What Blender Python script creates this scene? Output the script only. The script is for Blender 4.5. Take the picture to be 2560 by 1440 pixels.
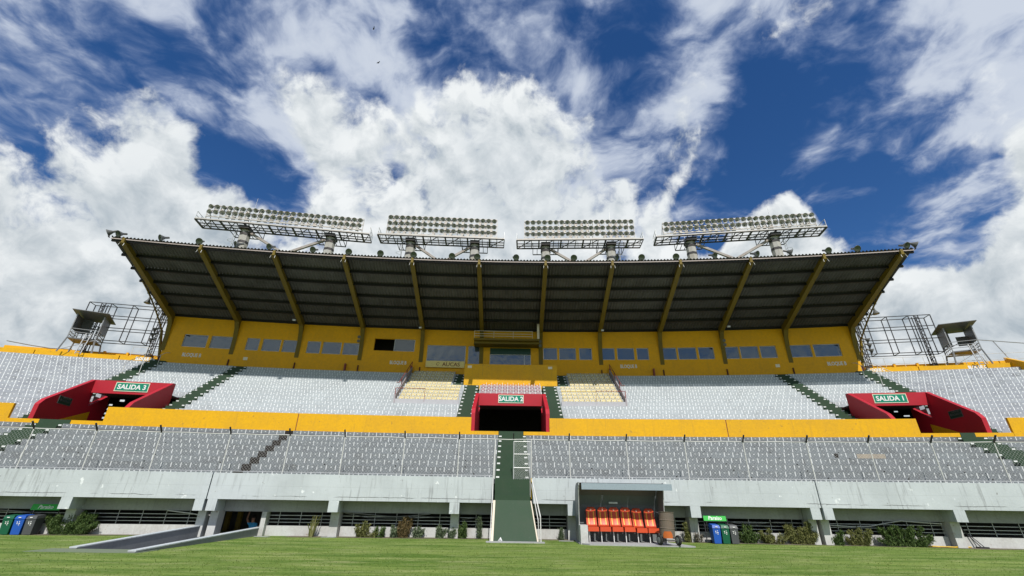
import bpy, bmesh, math, random
from math import radians, sin, cos, pi, sqrt, atan2, degrees
from mathutils import Vector, Matrix, Euler
random.seed(11)
SC = bpy.context.scene
for _o in list(bpy.data.objects): bpy.data.objects.remove(_o)
COL = SC.collection

# ------------------------------------------------------------------ camera
cam_d = bpy.data.cameras.new('camera'); cam = bpy.data.objects.new('camera', cam_d); COL.objects.link(cam)
cam.matrix_world = Matrix.Translation((0, 0, 1.6)) @ Matrix.Rotation(radians(90 + 25.6), 4, 'X') @ Matrix.Rotation(radians(0.85), 4, 'Z')
cam_d.sensor_fit = 'HORIZONTAL'; cam_d.sensor_width = 36.0; cam_d.lens = 1112.0 / 2560.0 * 36.0
cam_d.clip_start = 0.1; cam_d.clip_end = 5000
SC.camera = cam

# ------------------------------------------------------------------ exposure
SC.view_settings.view_transform = 'Standard'; SC.view_settings.look = 'None'
SC.view_settings.exposure = 0.0; SC.view_settings.gamma = 1.0; SC.view_settings.use_curve_mapping = False
try:
    SC.cycles.use_denoising = True; SC.cycles.max_bounces = 6; SC.cycles.diffuse_bounces = 3; SC.cycles.glossy_bounces = 3
    SC.cycles.sample_clamp_indirect = 6.0
except Exception: pass

# ------------------------------------------------------------------ sun (behind the camera, a little from the right)
SUN_TRAVEL = Vector((-0.12, 1.0, -1.19)).normalized()
sun_d = bpy.data.lights.new('sun', 'SUN'); sun_d.energy = 5.0; sun_d.angle = radians(0.53); sun_d.color = (1.0, 0.955, 0.89)
sun = bpy.data.objects.new('sun', sun_d); COL.objects.link(sun)
sun.rotation_euler = SUN_TRAVEL.to_track_quat('-Z', 'Y').to_euler(); sun.location = (10, -40, 60)

# ------------------------------------------------------------------ sky: Nishita blue with two procedural cloud decks
# directions (x, y, z, angular radius in degrees, weight) where the decks thicken or open up
CUM=[(-0.643, 0.607, 0.467, 9, 0.62),
 (-0.592, 0.616, 0.519, 7, 0.72),
 (-0.584, 0.655, 0.479, 7, 0.55),
 (-0.679, 0.63, 0.378, 9, 0.5),
 (-0.728, 0.569, 0.383, 8, 0.5),
 (-0.649, 0.665, 0.369, 9, 0.5),
 (-0.692, 0.546, 0.472, 6, 0.35),
 (-0.407, 0.645, 0.646, 6, 0.6),
 (-0.364, 0.684, 0.632, 7, 0.66),
 (-0.296, 0.742, 0.601, 9, 0.7),
 (-0.16, 0.807, 0.568, 10, 0.7),
 (-0.039, 0.713, 0.7, 8, 0.62),
 (0.049, 0.784, 0.619, 10, 0.7),
 (0.172, 0.798, 0.578, 8, 0.6),
 (-0.029, 0.831, 0.556, 9, 0.6),
 (-0.461, 0.746, 0.481, 6, 0.4),
 (-0.228, 0.825, 0.517, 7, 0.5),
 (-0.116, 0.743, 0.659, 8, 0.5),
 (0.496, 0.7, 0.514, 4.2, 1.0),
 (0.53, 0.687, 0.496, 4.2, 1.0),
 (0.476, 0.735, 0.482, 4.5, 0.95),
 (0.571, 0.694, 0.439, 4, 0.9),
 (0.53, 0.725, 0.44, 6, 0.9),
 (0.409, 0.794, 0.451, 5, 0.5),
 (0.357, 0.647, 0.674, 5, 0.5),
 (0.329, 0.697, 0.637, 5, 0.55),
 (0.298, 0.747, 0.595, 6, 0.55),
 (0.272, 0.802, 0.531, 6, 0.5),
 (-0.731, 0.615, 0.296, 13, 0.75),
 (-0.676, 0.669, 0.309, 11, 0.7),
 (-0.747, 0.577, 0.331, 7, 0.5),
 (-0.71, 0.663, 0.236, 14, 0.7),
 (0.687, 0.657, 0.312, 12, 0.7),
 (0.733, 0.603, 0.315, 11, 0.65),
 (0.657, 0.703, 0.273, 14, 0.7),
 (0.723, 0.656, 0.217, 14, 0.7),
 (0.744, 0.562, 0.361, 7, 0.5),
 (-0.498, 0.619, 0.607, 4.5, -0.45),
 (-0.443, 0.698, 0.562, 3.5, -0.45),
 (-0.523, 0.651, 0.55, 3.5, -0.4),
 (-0.726, 0.509, 0.462, 6, -0.4),
 (0.517, 0.601, 0.61, 7, -0.6),
 (0.441, 0.681, 0.584, 4, -0.5),
 (0.636, 0.592, 0.495, 6, -0.6),
 (0.598, 0.593, 0.539, 5, -0.4),
 (0.403, 0.748, 0.527, 4, -0.5),
 (-0.712, 0.603, 0.361, 3, -0.3),
 (0.225, 0.831, 0.508, 3, -0.3),
 (0.643, 0.653, 0.4, 5, -0.45),
 (0.682, 0.606, 0.41, 5, -0.4),
 (0.709, 0.57, 0.416, 4, -0.3),
 (0.242, 0.685, 0.688, 3.5, -0.4),
 (0.329, 0.584, 0.742, 5, -0.3)]
ALT=[(0.645, 0.456, 0.613, 13, 0.5),
 (0.604, 0.531, 0.594, 8, 0.4),
 (0.673, 0.399, 0.623, 12, 0.4),
 (0.698, 0.488, 0.525, 9, 0.35),
 (0.692, 0.56, 0.455, 5, 0.5),
 (0.648, 0.604, 0.464, 3.5, 0.4),
 (0.724, 0.516, 0.457, 5, 0.5),
 (0.588, 0.558, 0.586, 5, 0.3),
 (0.737, 0.542, 0.404, 5, 0.4),
 (-0.609, 0.509, 0.608, 8, 0.3),
 (-0.502, 0.519, 0.692, 9, 0.35),
 (-0.294, 0.56, 0.774, 13, 0.55),
 (-0.108, 0.569, 0.815, 11, 0.5),
 (0.069, 0.542, 0.838, 9, 0.35),
 (-0.691, 0.465, 0.553, 8, 0.25),
 (-0.69, 0.495, 0.529, 7, 0.3),
 (-0.471, 0.579, 0.665, 6, 0.2),
 (-0.184, 0.642, 0.744, 9, 0.35),
 (0.131, 0.627, 0.768, 6, 0.25),
 (-0.006, 0.634, 0.773, 8, 0.4),
 (-0.602, 0.571, 0.558, 5, 0.25),
 (-0.664, 0.545, 0.513, 5, 0.2),
 (0.406, 0.539, 0.738, 7, 0.3),
 (0.336, 0.615, 0.713, 7, 0.4),
 (0.453, 0.49, 0.745, 6, 0.2),
 (0.7, 0.445, 0.558, 10, 0.35),
 (-0.236, 0.69, 0.684, 7, 0.2),
 (0.287, 0.675, 0.679, 5, 0.2),
 (-0.504, 0.616, 0.605, 5, -0.4),
 (-0.455, 0.689, 0.564, 4, -0.35),
 (-0.533, 0.642, 0.552, 3.5, -0.25),
 (-0.562, 0.573, 0.597, 4, -0.25),
 (-0.726, 0.509, 0.462, 6, -0.4),
 (0.534, 0.622, 0.573, 10, -0.6),
 (0.461, 0.624, 0.631, 6, -0.4),
 (0.5, 0.544, 0.674, 5, -0.25),
 (0.239, 0.569, 0.787, 5, -0.35),
 (0.204, 0.541, 0.816, 4, -0.3),
 (0.266, 0.641, 0.72, 3.5, -0.3),
 (-0.631, 0.433, 0.644, 6, -0.3),
 (-0.696, 0.394, 0.6, 6, -0.25),
 (0.625, 0.607, 0.49, 5, -0.35),
 (0.125, 0.571, 0.811, 3, -0.2),
 (-0.348, 0.625, 0.699, 4, -0.3),
 (-0.439, 0.503, 0.744, 4, -0.2),
 (-0.195, 0.525, 0.829, 3, -0.2),
 (-0.293, 0.647, 0.704, 4, -0.3),
 (0.033, 0.599, 0.8, 3, -0.2)]
ALT_LO = (2.2, 3.0, 5.0)
ALT_HI = (6.4, 7.0, 8.0)
CUM_LO = (3.6, 4.3, 4.9)
CUM_HI = (8.9, 9.2, 9.3)
CUM_MID = (5.0, 5.7, 6.3)
SKY_SAT = 1.28
SKY_VAL = 1.03
W = bpy.data.worlds.new('World'); SC.world = W; W.use_nodes = True
NT = W.node_tree; NT.nodes.clear()
def _in(node, sock, v):
    if isinstance(v, bpy.types.NodeSocket): NT.links.new(v, node.inputs[sock])
    else: node.inputs[sock].default_value = v
def wm(op, a, b=0.0, c=0.0, clamp=False):
    n = NT.nodes.new('ShaderNodeMath'); n.operation = op; n.use_clamp = clamp
    _in(n, 0, a); _in(n, 1, b); _in(n, 2, c); return n.outputs[0]
def wv(op, a, b=(0, 0, 0), s=None):
    n = NT.nodes.new('ShaderNodeVectorMath'); n.operation = op
    _in(n, 0, a); _in(n, 1, b)
    if s is not None: _in(n, 3, s)
    return n.outputs['Value'] if op == 'DOT_PRODUCT' else n.outputs[0]
def wsmooth(v, a, b, o0=0.0, o1=1.0, typ='SMOOTHSTEP'):
    n = NT.nodes.new('ShaderNodeMapRange'); n.interpolation_type = typ
    _in(n, 0, v); _in(n, 1, a); _in(n, 2, b); _in(n, 3, o0); _in(n, 4, o1); return n.outputs[0]
def wnoise(vec, scale, detail=6.0, rough=0.55, lac=2.0, dist=0.0):
    n = NT.nodes.new('ShaderNodeTexNoise'); n.noise_dimensions = '3D'
    _in(n, 'Vector', vec); _in(n, 'Scale', scale); _in(n, 'Detail', detail); _in(n, 'Roughness', rough); _in(n, 'Lacunarity', lac); _in(n, 'Distortion', dist)
    return n.outputs['Fac'], n.outputs['Color']
def wmix(f, a, b):
    n = NT.nodes.new('ShaderNodeMix'); n.data_type = 'RGBA'; _in(n, 0, f)
    for s, v in ((6, a), (7, b)):
        if isinstance(v, tuple) and len(v) == 3: v = v + (1.0,)
        _in(n, s, v)
    return n.outputs[2]
tc = NT.nodes.new('ShaderNodeTexCoord'); D = wv('NORMALIZE', tc.outputs['Generated'])
sep = NT.nodes.new('ShaderNodeSeparateXYZ'); NT.links.new(D, sep.inputs[0])
dx, dy, dz = sep.outputs
def cover(tab, base, k):
    pos = 0.0; neg = base
    for x, y, z, r, w in tab:
        b = wm('MULTIPLY', wsmooth(wv('DOT_PRODUCT', D, (x, y, z)), cos(radians(r * k)), 1.0, typ='SMOOTHSTEP'), w)
        if w > 0: pos = wm('SMOOTH_MAX', pos, b, 0.12)
        else: neg = wm('ADD', neg, b)
    return wm('ADD', pos, neg)
# high deck: flat layer, streaks run away from the camera
zc = wm('MAXIMUM', wm('ADD', dz, 0.16), 0.06)
comb = NT.nodes.new('ShaderNodeCombineXYZ')
_in(comb, 0, wm('DIVIDE', dx, zc)); _in(comb, 1, wm('MULTIPLY', wm('DIVIDE', dy, zc), 0.92)); _in(comb, 2, 3.7)
P = comb.outputs[0]
warp = wnoise(P, 3.5, 3.0, 0.5)[1]
Pw = wv('ADD', P, wv('SCALE', wv('SUBTRACT', warp, (0.5, 0.5, 0.5)), s=0.22))
n_big = wnoise(Pw, 2.3, 3.0, 0.5)[0]
n_mid = wnoise(Pw, 6.2, 9.0, 0.56)[0]
n_puff = wnoise(wv('MULTIPLY', Pw, (1.0, 1.25, 1.0)), 17.0, 6.0, 0.55)[0]
alt = wm('ADD', wm('MULTIPLY', cover(ALT, 0.17, 1.5), 0.62), wm('MULTIPLY_ADD', wm('SUBTRACT', n_big, 0.5), 1.9, wm('MULTIPLY_ADD', wm('SUBTRACT', n_mid, 0.5), 2.3, wm('MULTIPLY', wm('SUBTRACT', n_puff, 0.5), 0.9))))
alt_a = wsmooth(alt, -0.26, 0.56)
alt_a = wm('MULTIPLY', alt_a, wsmooth(dz, 0.02, 0.2))
alt_col = wmix(wsmooth(alt, -0.1, 0.8), ALT_LO, ALT_HI)
# low deck: cumulus banks, firm billowed edges
w2 = wnoise(D, 5.0, 4.0, 0.55)[1]
Dw = wv('ADD', D, wv('SCALE', wv('SUBTRACT', w2, (0.5, 0.5, 0.5)), s=0.10))
def cumn(v): return wm('ADD', wm('MULTIPLY', wm('SUBTRACT', wnoise(v, 4.6, 2.0, 0.5)[0], 0.5), 1.05), wm('MULTIPLY', wm('SUBTRACT', wnoise(v, 14.0, 10.0, 0.59)[0], 0.5), 1.25))
ccov = wm('ADD', cover(CUM, -0.40, 1.5), wsmooth(dz, 0.62, 0.30, 0.0, 0.42))
n0 = cumn(Dw)
Ds = wv('ADD', Dw, (0.01, -0.022, 0.03))
n1 = cumn(Ds)
cum = wm('ADD', ccov, n0)
cum_a = wsmooth(cum, -0.08, 0.22)
lit = wm('ADD', wm('MULTIPLY', wm('SUBTRACT', n0, n1), 1.7), wsmooth(cum, 0.0, 0.9, 0.80, 0.50), clamp=True)
cum_col = wmix(lit, CUM_LO, CUM_HI)
soft = wnoise(D, 3.0, 4.0, 0.5)[0]
cum_col = wmix(wsmooth(soft, 0.42, 0.75, 0.0, 0.55), cum_col, CUM_MID)
sky = NT.nodes.new('ShaderNodeTexSky'); sky.sky_type = 'NISHITA'; sky.sun_disc = False
_s = -SUN_TRAVEL
sky.sun_elevation = math.asin(_s.z); sky.sun_rotation = atan2(_s.x, _s.y)
sky.altitude = 600; sky.air_density = 1.0; sky.dust_density = 0.2; sky.ozone_density = 3.0
hsv = NT.nodes.new('ShaderNodeHueSaturation'); _in(hsv, 'Hue', 0.508); _in(hsv, 'Saturation', SKY_SAT); _in(hsv, 'Value', SKY_VAL); NT.links.new(sky.outputs[0], hsv.inputs['Color'])
c1 = wmix(wm('MULTIPLY', alt_a, 0.93), hsv.outputs[0], alt_col)
c2 = wmix(cum_a, c1, cum_col)
bg = NT.nodes.new('ShaderNodeBackground'); NT.links.new(c2, bg.inputs[0]); bg.inputs[1].default_value = 0.1
wo = NT.nodes.new('ShaderNodeOutputWorld'); NT.links.new(bg.outputs[0], wo.inputs[0])
W.cycles.sampling_method = 'MANUAL'; W.cycles.sample_map_resolution = 512

# ------------------------------------------------------------------ helpers
CY = -135.0                                   # the stand curves round a centre 135 m behind the camera
def pt(a, Y, z):                              # a in degrees along the curve, Y = distance in front of the camera on the axis
    r = Y - CY; t = radians(a)
    return Vector((r * sin(t), CY + r * cos(t), z))
def tag(o, label=None, cat=None, group=None, kind=None):
    if label: o['label'] = label
    if cat: o['category'] = cat
    if group: o['group'] = group
    if kind: o['kind'] = kind
    return o
def empty(name, loc, rz=0.0, label=None, cat=None, group=None):
    o = bpy.data.objects.new(name, None); COL.objects.link(o)
    o.location = loc; o.rotation_euler = (0, 0, rz); o.empty_display_size = 0.3
    return tag(o, label, cat, group)
def chain_off(p):
    v = Vector((0, 0, 0))
    while p is not None: v += p.location; p = p.parent
    return v
def link(name, me, m, parent=None, loc=None, rot=None):
    if m is not None and not me.materials: me.materials.append(m)
    o = bpy.data.objects.new(name, me); COL.objects.link(o)
    if parent: o.parent = parent
    if loc is not None: o.location = loc
    if rot is not None: o.rotation_euler = rot
    return o
def copy_tree(o, parent=None):
    c = o.copy(); COL.objects.link(c); c.parent = parent
    for ch in o.children: copy_tree(ch, c)
    return c
class MB:
    def __init__(s): s.v = []; s.f = []; s.uv = {}; s.sm = False
    def add(s, vs, fs):
        b = len(s.v); s.v += [tuple(v) for v in vs]; s.f += [tuple(b + i for i in f) for f in fs]; return s
    def hexa(s, c):                           # 8 corners: 4 bottom (ccw), 4 top
        return s.add(c, [(3, 2, 1, 0), (4, 5, 6, 7), (0, 1, 5, 4), (1, 2, 6, 5), (2, 3, 7, 6), (3, 0, 4, 7)])
    def box(s, x0, x1, y0, y1, z0, z1):
        return s.hexa([(x0, y0, z0), (x1, y0, z0), (x1, y1, z0), (x0, y1, z0), (x0, y0, z1), (x1, y0, z1), (x1, y1, z1), (x0, y1, z1)])
    def arc(s, a0, a1, Y0, Y1, z0, z1, step=0.5):   # curved box
        n = max(1, int(math.ceil(abs(a1 - a0) / step))); b = len(s.v); vs = []; fs = []
        for i in range(n + 1):
            a = a0 + (a1 - a0) * i / n
            vs += [pt(a, Y0, z0), pt(a, Y1, z0), pt(a, Y1, z1), pt(a, Y0, z1)]
        for i in range(n):
            q = 4 * i
            fs += [(q, q + 4, q + 7, q + 3), (q + 2, q + 6, q + 5, q + 1), (q + 3, q + 7, q + 6, q + 2), (q + 1, q + 5, q + 4, q)]
        fs += [(0, 3, 2, 1), (4 * n, 4 * n + 1, 4 * n + 2, 4 * n + 3)]
        return s.add(vs, fs)
    def bar(s, p, q, w, h=None, up=(0, 0, 1)):      # rectangular bar from p to q
        p = Vector(p); q = Vector(q); h = h or w; d = (q - p).normalized(); u = Vector(up)
        if abs(d.dot(u)) > 0.98: u = Vector((0, 1, 0))
        r = d.cross(u).normalized(); u = r.cross(d).normalized(); r *= w / 2; u *= h / 2
        return s.hexa([p - r - u, p + r - u, q + r - u, q - r - u, p - r + u, p + r + u, q + r + u, q - r + u])
    def tube(s, pts, r, n=6, r2=None):
        pts = [Vector(p) for p in pts]; vs = []; fs = []; m = len(pts)
        for i, p in enumerate(pts):
            d = (pts[min(i + 1, m - 1)] - pts[max(i - 1, 0)]).normalized()
            u = Vector((0, 0, 1)) if abs(d.z) < 0.95 else Vector((1, 0, 0))
            e = d.cross(u).normalized(); g = e.cross(d).normalized()
            rr = r if r2 is None else r + (r2 - r) * i / (m - 1)
            for k in range(n):
                t = 2 * pi * k / n; vs.append(p + (e * cos(t) + g * sin(t)) * rr)
        for i in range(m - 1):
            for k in range(n):
                fs.append((i * n + k, i * n + (k + 1) % n, (i + 1) * n + (k + 1) % n, (i + 1) * n + k))
        fs += [tuple(reversed(range(n))), tuple((m - 1) * n + k for k in range(n))]
        return s.add(vs, fs)
    def lathe(s, prof, n=14, M=None, cap=True):     # profile (r, z) round local z
        vs = []; fs = []; m = len(prof)
        for r, z in prof:
            for k in range(n):
                t = 2 * pi * k / n; v = Vector((r * cos(t), r * sin(t), z)); vs.append(M @ v if M else v)
        for i in range(m - 1):
            for k in range(n): fs.append((i * n + k, i * n + (k + 1) % n, (i + 1) * n + (k + 1) % n, (i + 1) * n + k))
        if cap: fs += [tuple(reversed(range(n))), tuple((m - 1) * n + k for k in range(n))]
        return s.add(vs, fs)
    def prism(s, poly, f0, f1):                     # polygon of 2-D points mapped by f0 / f1 to its two faces
        n = len(poly); vs = [f0(*p) for p in poly] + [f1(*p) for p in poly]
        fs = [tuple(range(n)), tuple(reversed(range(n, 2 * n)))] + [((i + 1) % n, i, i + n, (i + 1) % n + n) for i in range(n)]
        return s.add(vs, fs)
    def mesh(s, name, off=None):
        me = bpy.data.meshes.new(name)
        vs = s.v if off is None else [(v[0] - off.x, v[1] - off.y, v[2] - off.z) for v in s.v]
        me.from_pydata(vs, [], s.f)
        bm = bmesh.new(); bm.from_mesh(me); bmesh.ops.recalc_face_normals(bm, faces=bm.faces); bm.to_mesh(me); bm.free()
        if s.uv:
            ul = me.uv_layers.new(name='UVMap')
            for pi_, co in s.uv.items():
                pass
        me.update()
        if s.sm: me.shade_smooth()
        return me
    def build(s, name, m, parent=None, local=False):
        off = None if (local or parent is None) else chain_off(parent)
        return link(name, s.mesh(name, off), m, parent)

# ------------------------------------------------------------------ materials
def lin(c): return tuple(((x / 255.0) / 12.92 if x / 255.0 <= 0.04045 else ((x / 255.0 + 0.055) / 1.055) ** 2.4) for x in c)
class NB:
    def __init__(s, name):
        s.m = bpy.data.materials.new(name); s.m.use_nodes = True; s.t = s.m.node_tree; s.t.nodes.clear()
        s.out = s.t.nodes.new('ShaderNodeOutputMaterial'); s.b = s.t.nodes.new('ShaderNodeBsdfPrincipled')
        s.t.links.new(s.b.outputs[0], s.out.inputs[0])
    def set(s, n, k, v):
        if isinstance(v, bpy.types.NodeSocket): s.t.links.new(v, n.inputs[k])
        else:
            if isinstance(v, tuple) and len(v) == 3 and n.inputs[k].type == 'RGBA': v = v + (1.0,)
            n.inputs[k].default_value = v
    def n(s, typ, **kw):
        n = s.t.nodes.new(typ)
        for k, v in kw.items(): setattr(n, k, v)
        return n
    def m_(s, op, a, b=0.0, c=0.0, clamp=False):
        n = s.n('ShaderNodeMath', operation=op, use_clamp=clamp); s.set(n, 0, a); s.set(n, 1, b); s.set(n, 2, c); return n.outputs[0]
    def mr(s, v, a, b, c=0.0, d=1.0, typ='LINEAR'):
        n = s.n('ShaderNodeMapRange', interpolation_type=typ); s.set(n, 0, v); s.set(n, 1, a); s.set(n, 2, b); s.set(n, 3, c); s.set(n, 4, d); return n.outputs[0]
    def noise(s, vec, scale, detail=4.0, rough=0.55):
        n = s.n('ShaderNodeTexNoise'); s.set(n, 'Vector', vec); s.set(n, 'Scale', scale); s.set(n, 'Detail', detail); s.set(n, 'Roughness', rough); return n.outputs['Fac']
    def mapv(s, vec, sc):
        n = s.n('ShaderNodeVectorMath', operation='MULTIPLY'); s.set(n, 0, vec); s.set(n, 1, sc); return n.outputs[0]
    def mix(s, f, a, b, blend='MIX'):
        n = s.n('ShaderNodeMix', data_type='RGBA', blend_type=blend); s.set(n, 0, f); s.set(n, 6, a); s.set(n, 7, b); return n.outputs[2]
    def pos(s): return s.n('ShaderNodeNewGeometry').outputs['Position']
    def obj(s): return s.n('ShaderNodeTexCoord').outputs['Object']
    def rnd(s): return s.n('ShaderNodeObjectInfo').outputs['Random']
    def bump(s, h, strength=0.3, dist=0.02):
        n = s.n('ShaderNodeBump'); s.set(n, 'Height', h); s.set(n, 'Strength', strength); s.set(n, 'Distance', dist); s.t.links.new(n.outputs[0], s.b.inputs['Normal'])
    def fin(s, col, rough=0.7, metal=0.0, spec=0.4):
        s.set(s.b, 'Base Color', col); s.set(s.b, 'Roughness', rough); s.set(s.b, 'Metallic', metal); s.set(s.b, 'Specular IOR Level', spec); return s.m
def paint(name, col, dirt=(0.25, 0.23, 0.2), amount=0.35, streak=0.3, scale=0.7, rough=0.6, metal=0.0, chips=0.0, chipcol=(0.3, 0.28, 0.26), local=False, spec=0.3, vary=0.0):
    b = NB(name); P = b.obj() if local else b.pos()
    big = b.noise(P, scale, 5.0, 0.6); fine = b.noise(P, scale * 14, 4.0, 0.6)
    f = b.m_('MULTIPLY', b.mr(big, 0.42, 0.72), amount)
    c = b.mix(f, col, b.mix(0.55, col, dirt))
    if streak:
        st = b.noise(b.mapv(P, (4.0, 4.0, 0.35)), scale * 2.2, 4.0, 0.6)
        c = b.mix(b.m_('MULTIPLY', b.mr(st, 0.56, 0.72), streak), c, b.mix(0.6, col, dirt))
    c = b.mix(b.mr(fine, 0.35, 0.75, 0.0, 0.16), c, (0.04, 0.04, 0.04))
    if chips:
        ch = b.noise(P, scale * 5.5, 6.0, 0.65)
        c = b.mix(b.m_('MULTIPLY', b.mr(ch, 0.64, 0.67), chips), c, chipcol)
    if vary:
        c = b.mix(b.mr(b.rnd(), 0.0, 1.0, 0.0, vary), c, (0.02, 0.02, 0.02))
    b.bump(fine, 0.25, 0.01)
    return b.fin(c, rough, metal, spec)
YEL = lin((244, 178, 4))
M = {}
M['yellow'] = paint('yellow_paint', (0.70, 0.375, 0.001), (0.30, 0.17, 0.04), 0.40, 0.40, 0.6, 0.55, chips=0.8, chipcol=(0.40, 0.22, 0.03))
M['yellow_wall'] = paint('yellow_wall_paint', (0.78, 0.385, 0.001), (0.34, 0.20, 0.03), 0.35, 0.25, 0.35, 0.6)
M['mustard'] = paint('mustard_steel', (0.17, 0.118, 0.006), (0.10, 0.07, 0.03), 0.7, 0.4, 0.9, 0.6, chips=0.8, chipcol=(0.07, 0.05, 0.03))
M['red'] = paint('red_paint', (0.42, 0.014, 0.028), (0.25, 0.02, 0.03), 0.4, 0.15, 0.8, 0.5)
M['rail_red'] = paint('rail_red', (0.25, 0.05, 0.04), (0.15, 0.08, 0.06), 0.5, 0.0, 2.0, 0.5)
M['green'] = paint('green_paint', (0.024, 0.056, 0.028), (0.06, 0.07, 0.05), 0.5, 0.15, 1.2, 0.7, chips=0.4, chipcol=(0.06, 0.085, 0.06))
M['fascia'] = None
M['concrete'] = paint('concrete_grey', (0.36, 0.37, 0.37), (0.15, 0.14, 0.13), 0.6, 0.5, 0.9, 0.85)
M['base_wall'] = paint('base_wall_paint', (0.52, 0.53, 0.52), (0.22, 0.18, 0.15), 0.7, 0.5, 0.9, 0.85, chips=0.9, chipcol=(0.30, 0.24, 0.20))
M['white'] = paint('white_paint', (0.78, 0.79, 0.78), (0.4, 0.38, 0.35), 0.35, 0.1, 2.0, 0.5)
M['galv'] = paint('galvanised_steel', (0.55, 0.56, 0.56), (0.3, 0.28, 0.26), 0.5, 0.0, 2.5, 0.45, 0.35)
M['tower_steel'] = paint('tower_steel', (0.055, 0.055, 0.057), (0.10, 0.06, 0.04), 0.6, 0.0, 1.5, 0.55, 0.2)
M['bank_frame'] = paint('bank_frame', (0.50, 0.49, 0.47), (0.35, 0.22, 0.14), 0.7, 0.0, 2.0, 0.55, 0.1)
M['tower_conc'] = paint('tower_concrete', (0.42, 0.415, 0.39), (0.25, 0.20, 0.12), 0.7, 0.7, 0.8, 0.8)
M['dark_steel'] = paint('dark_steel', (0.035, 0.035, 0.04), (0.05, 0.04, 0.03), 0.5, 0.0, 2.0, 0.5)
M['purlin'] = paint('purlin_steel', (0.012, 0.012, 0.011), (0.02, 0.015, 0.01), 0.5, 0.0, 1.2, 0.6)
M['trim'] = paint('trim', (0.42, 0.36, 0.34), (0.25, 0.18, 0.15), 0.6, 0.0, 1.5, 0.6)
M['booth'] = paint('booth_sheet', (0.14, 0.145, 0.15), (0.08, 0.07, 0.06), 0.5, 0.2, 1.5, 0.5, 0.2)
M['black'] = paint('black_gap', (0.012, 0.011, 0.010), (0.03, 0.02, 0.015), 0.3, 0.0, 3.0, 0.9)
M['joint'] = paint('broken_joint', (0.022, 0.018, 0.016), (0.06, 0.05, 0.045), 0.5, 0.0, 5.0, 0.95)
M['tube_white'] = paint('tube_white', (0.62, 0.62, 0.60), (0.3, 0.28, 0.25), 0.5, 0.0, 3.0, 0.45)
M['sign_green'] = paint('sign_green', (0.006, 0.22, 0.13), (0.01, 0.12, 0.08), 0.2, 0.0, 1.0, 0.35)
M['sign_dark'] = paint('sign_dark_green', (0.008, 0.05, 0.03), (0.01, 0.03, 0.02), 0.2, 0.0, 1.0, 0.4)
M['sign_cream'] = paint('sign_cream', (0.80, 0.74, 0.58), (0.4, 0.35, 0.25), 0.2, 0.0, 1.0, 0.45)
M['cream_board'] = paint('cream_board', (0.80, 0.66, 0.26), (0.5, 0.4, 0.2), 0.2, 0.0, 0.8, 0.5)
M['brown_letter'] = paint('brown_letter', (0.16, 0.03, 0.01), (0.1, 0.03, 0.01), 0.2, 0.0, 2.0, 0.5)
M['lime'] = paint('lime_sign', (0.035, 0.42, 0.06), (0.05, 0.25, 0.04), 0.2, 0.0, 1.5, 0.4)
M['dug_shell'] = paint('dugout_sheet', (0.16, 0.18, 0.185), (0.08, 0.09, 0.09), 0.4, 0.3, 1.0, 0.45)
M['dug_lip'] = paint('dugout_lip', (0.27, 0.33, 0.37), (0.2, 0.22, 0.24), 0.3, 0.0, 1.0, 0.4)
M['bin_blue'] = paint('bin_blue', (0.015, 0.09, 0.42), (0.02, 0.05, 0.2), 0.3, 0.3, 2.5, 0.4)
M['bin_green'] = paint('bin_green', (0.008, 0.10, 0.05), (0.01, 0.06, 0.03), 0.3, 0.3, 2.5, 0.4)
M['bin_grey'] = paint('bin_grey', (0.075, 0.08, 0.085), (0.05, 0.05, 0.05), 0.3, 0.3, 2.5, 0.45)
M['rust'] = paint('rusty_drum', (0.15, 0.125, 0.10), (0.22, 0.15, 0.10), 0.9, 0.7, 3.0, 0.75, 0.2, chips=0.6, chipcol=(0.33, 0.29, 0.25))
M['orange'] = paint('orange_plate', (0.50, 0.12, 0.02), (0.25, 0.08, 0.03), 0.5, 0.0, 4.0, 0.6)
M['rubber'] = paint('rubber', (0.022, 0.022, 0.022), (0.06, 0.055, 0.05), 0.5, 0.0, 5.0, 0.8)
M['hub'] = paint('wheel_hub', (0.20, 0.23, 0.22), (0.15, 0.12, 0.1), 0.5, 0.0, 5.0, 0.6)
M['chair_red'] = paint('chair_red', (0.60, 0.075, 0.022), (0.35, 0.04, 0.02), 0.25, 0.0, 3.0, 0.38, local=True, vary=0.12)
M['chair_yel'] = paint('chair_stripe', (0.80, 0.42, 0.03), (0.5, 0.25, 0.03), 0.2, 0.0, 3.0, 0.4)
M['crest'] = paint('crest', (0.55, 0.30, 0.22), (0.4, 0.1, 0.06), 0.5, 0.0, 6.0, 0.5)
M['cream_seat'] = paint('cream_seat', (0.62, 0.53, 0.27), (0.45, 0.36, 0.2), 0.5, 0.2, 1.6, 0.5, vary=0.2)
M['mauve_seat'] = paint('mauve_seat', (0.33, 0.20, 0.225), (0.3, 0.22, 0.22), 0.4, 0.0, 1.6, 0.5, vary=0.2)
M['orange_seat'] = paint('orange_seat', (0.62, 0.25, 0.10), (0.5, 0.2, 0.1), 0.4, 0.0, 1.6, 0.5, vary=0.2)
M['wine_seat'] = paint('wine_seat', (0.16, 0.012, 0.02), (0.1, 0.01, 0.015), 0.3, 0.0, 1.6, 0.5, vary=0.2)
M['horn'] = paint('horn_grey', (0.115, 0.117, 0.112), (0.08, 0.08, 0.07), 0.4, 0.0, 4.0, 0.4, local=True)
M['alum'] = paint('reflector_white', (0.58, 0.575, 0.56), (0.4, 0.38, 0.35), 0.3, 0.0, 4.0, 0.5, 0.0, local=True)
M['cable'] = paint('cable', (0.20, 0.20, 0.20), (0.12, 0.11, 0.1), 0.4, 0.0, 3.0, 0.6)
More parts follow.
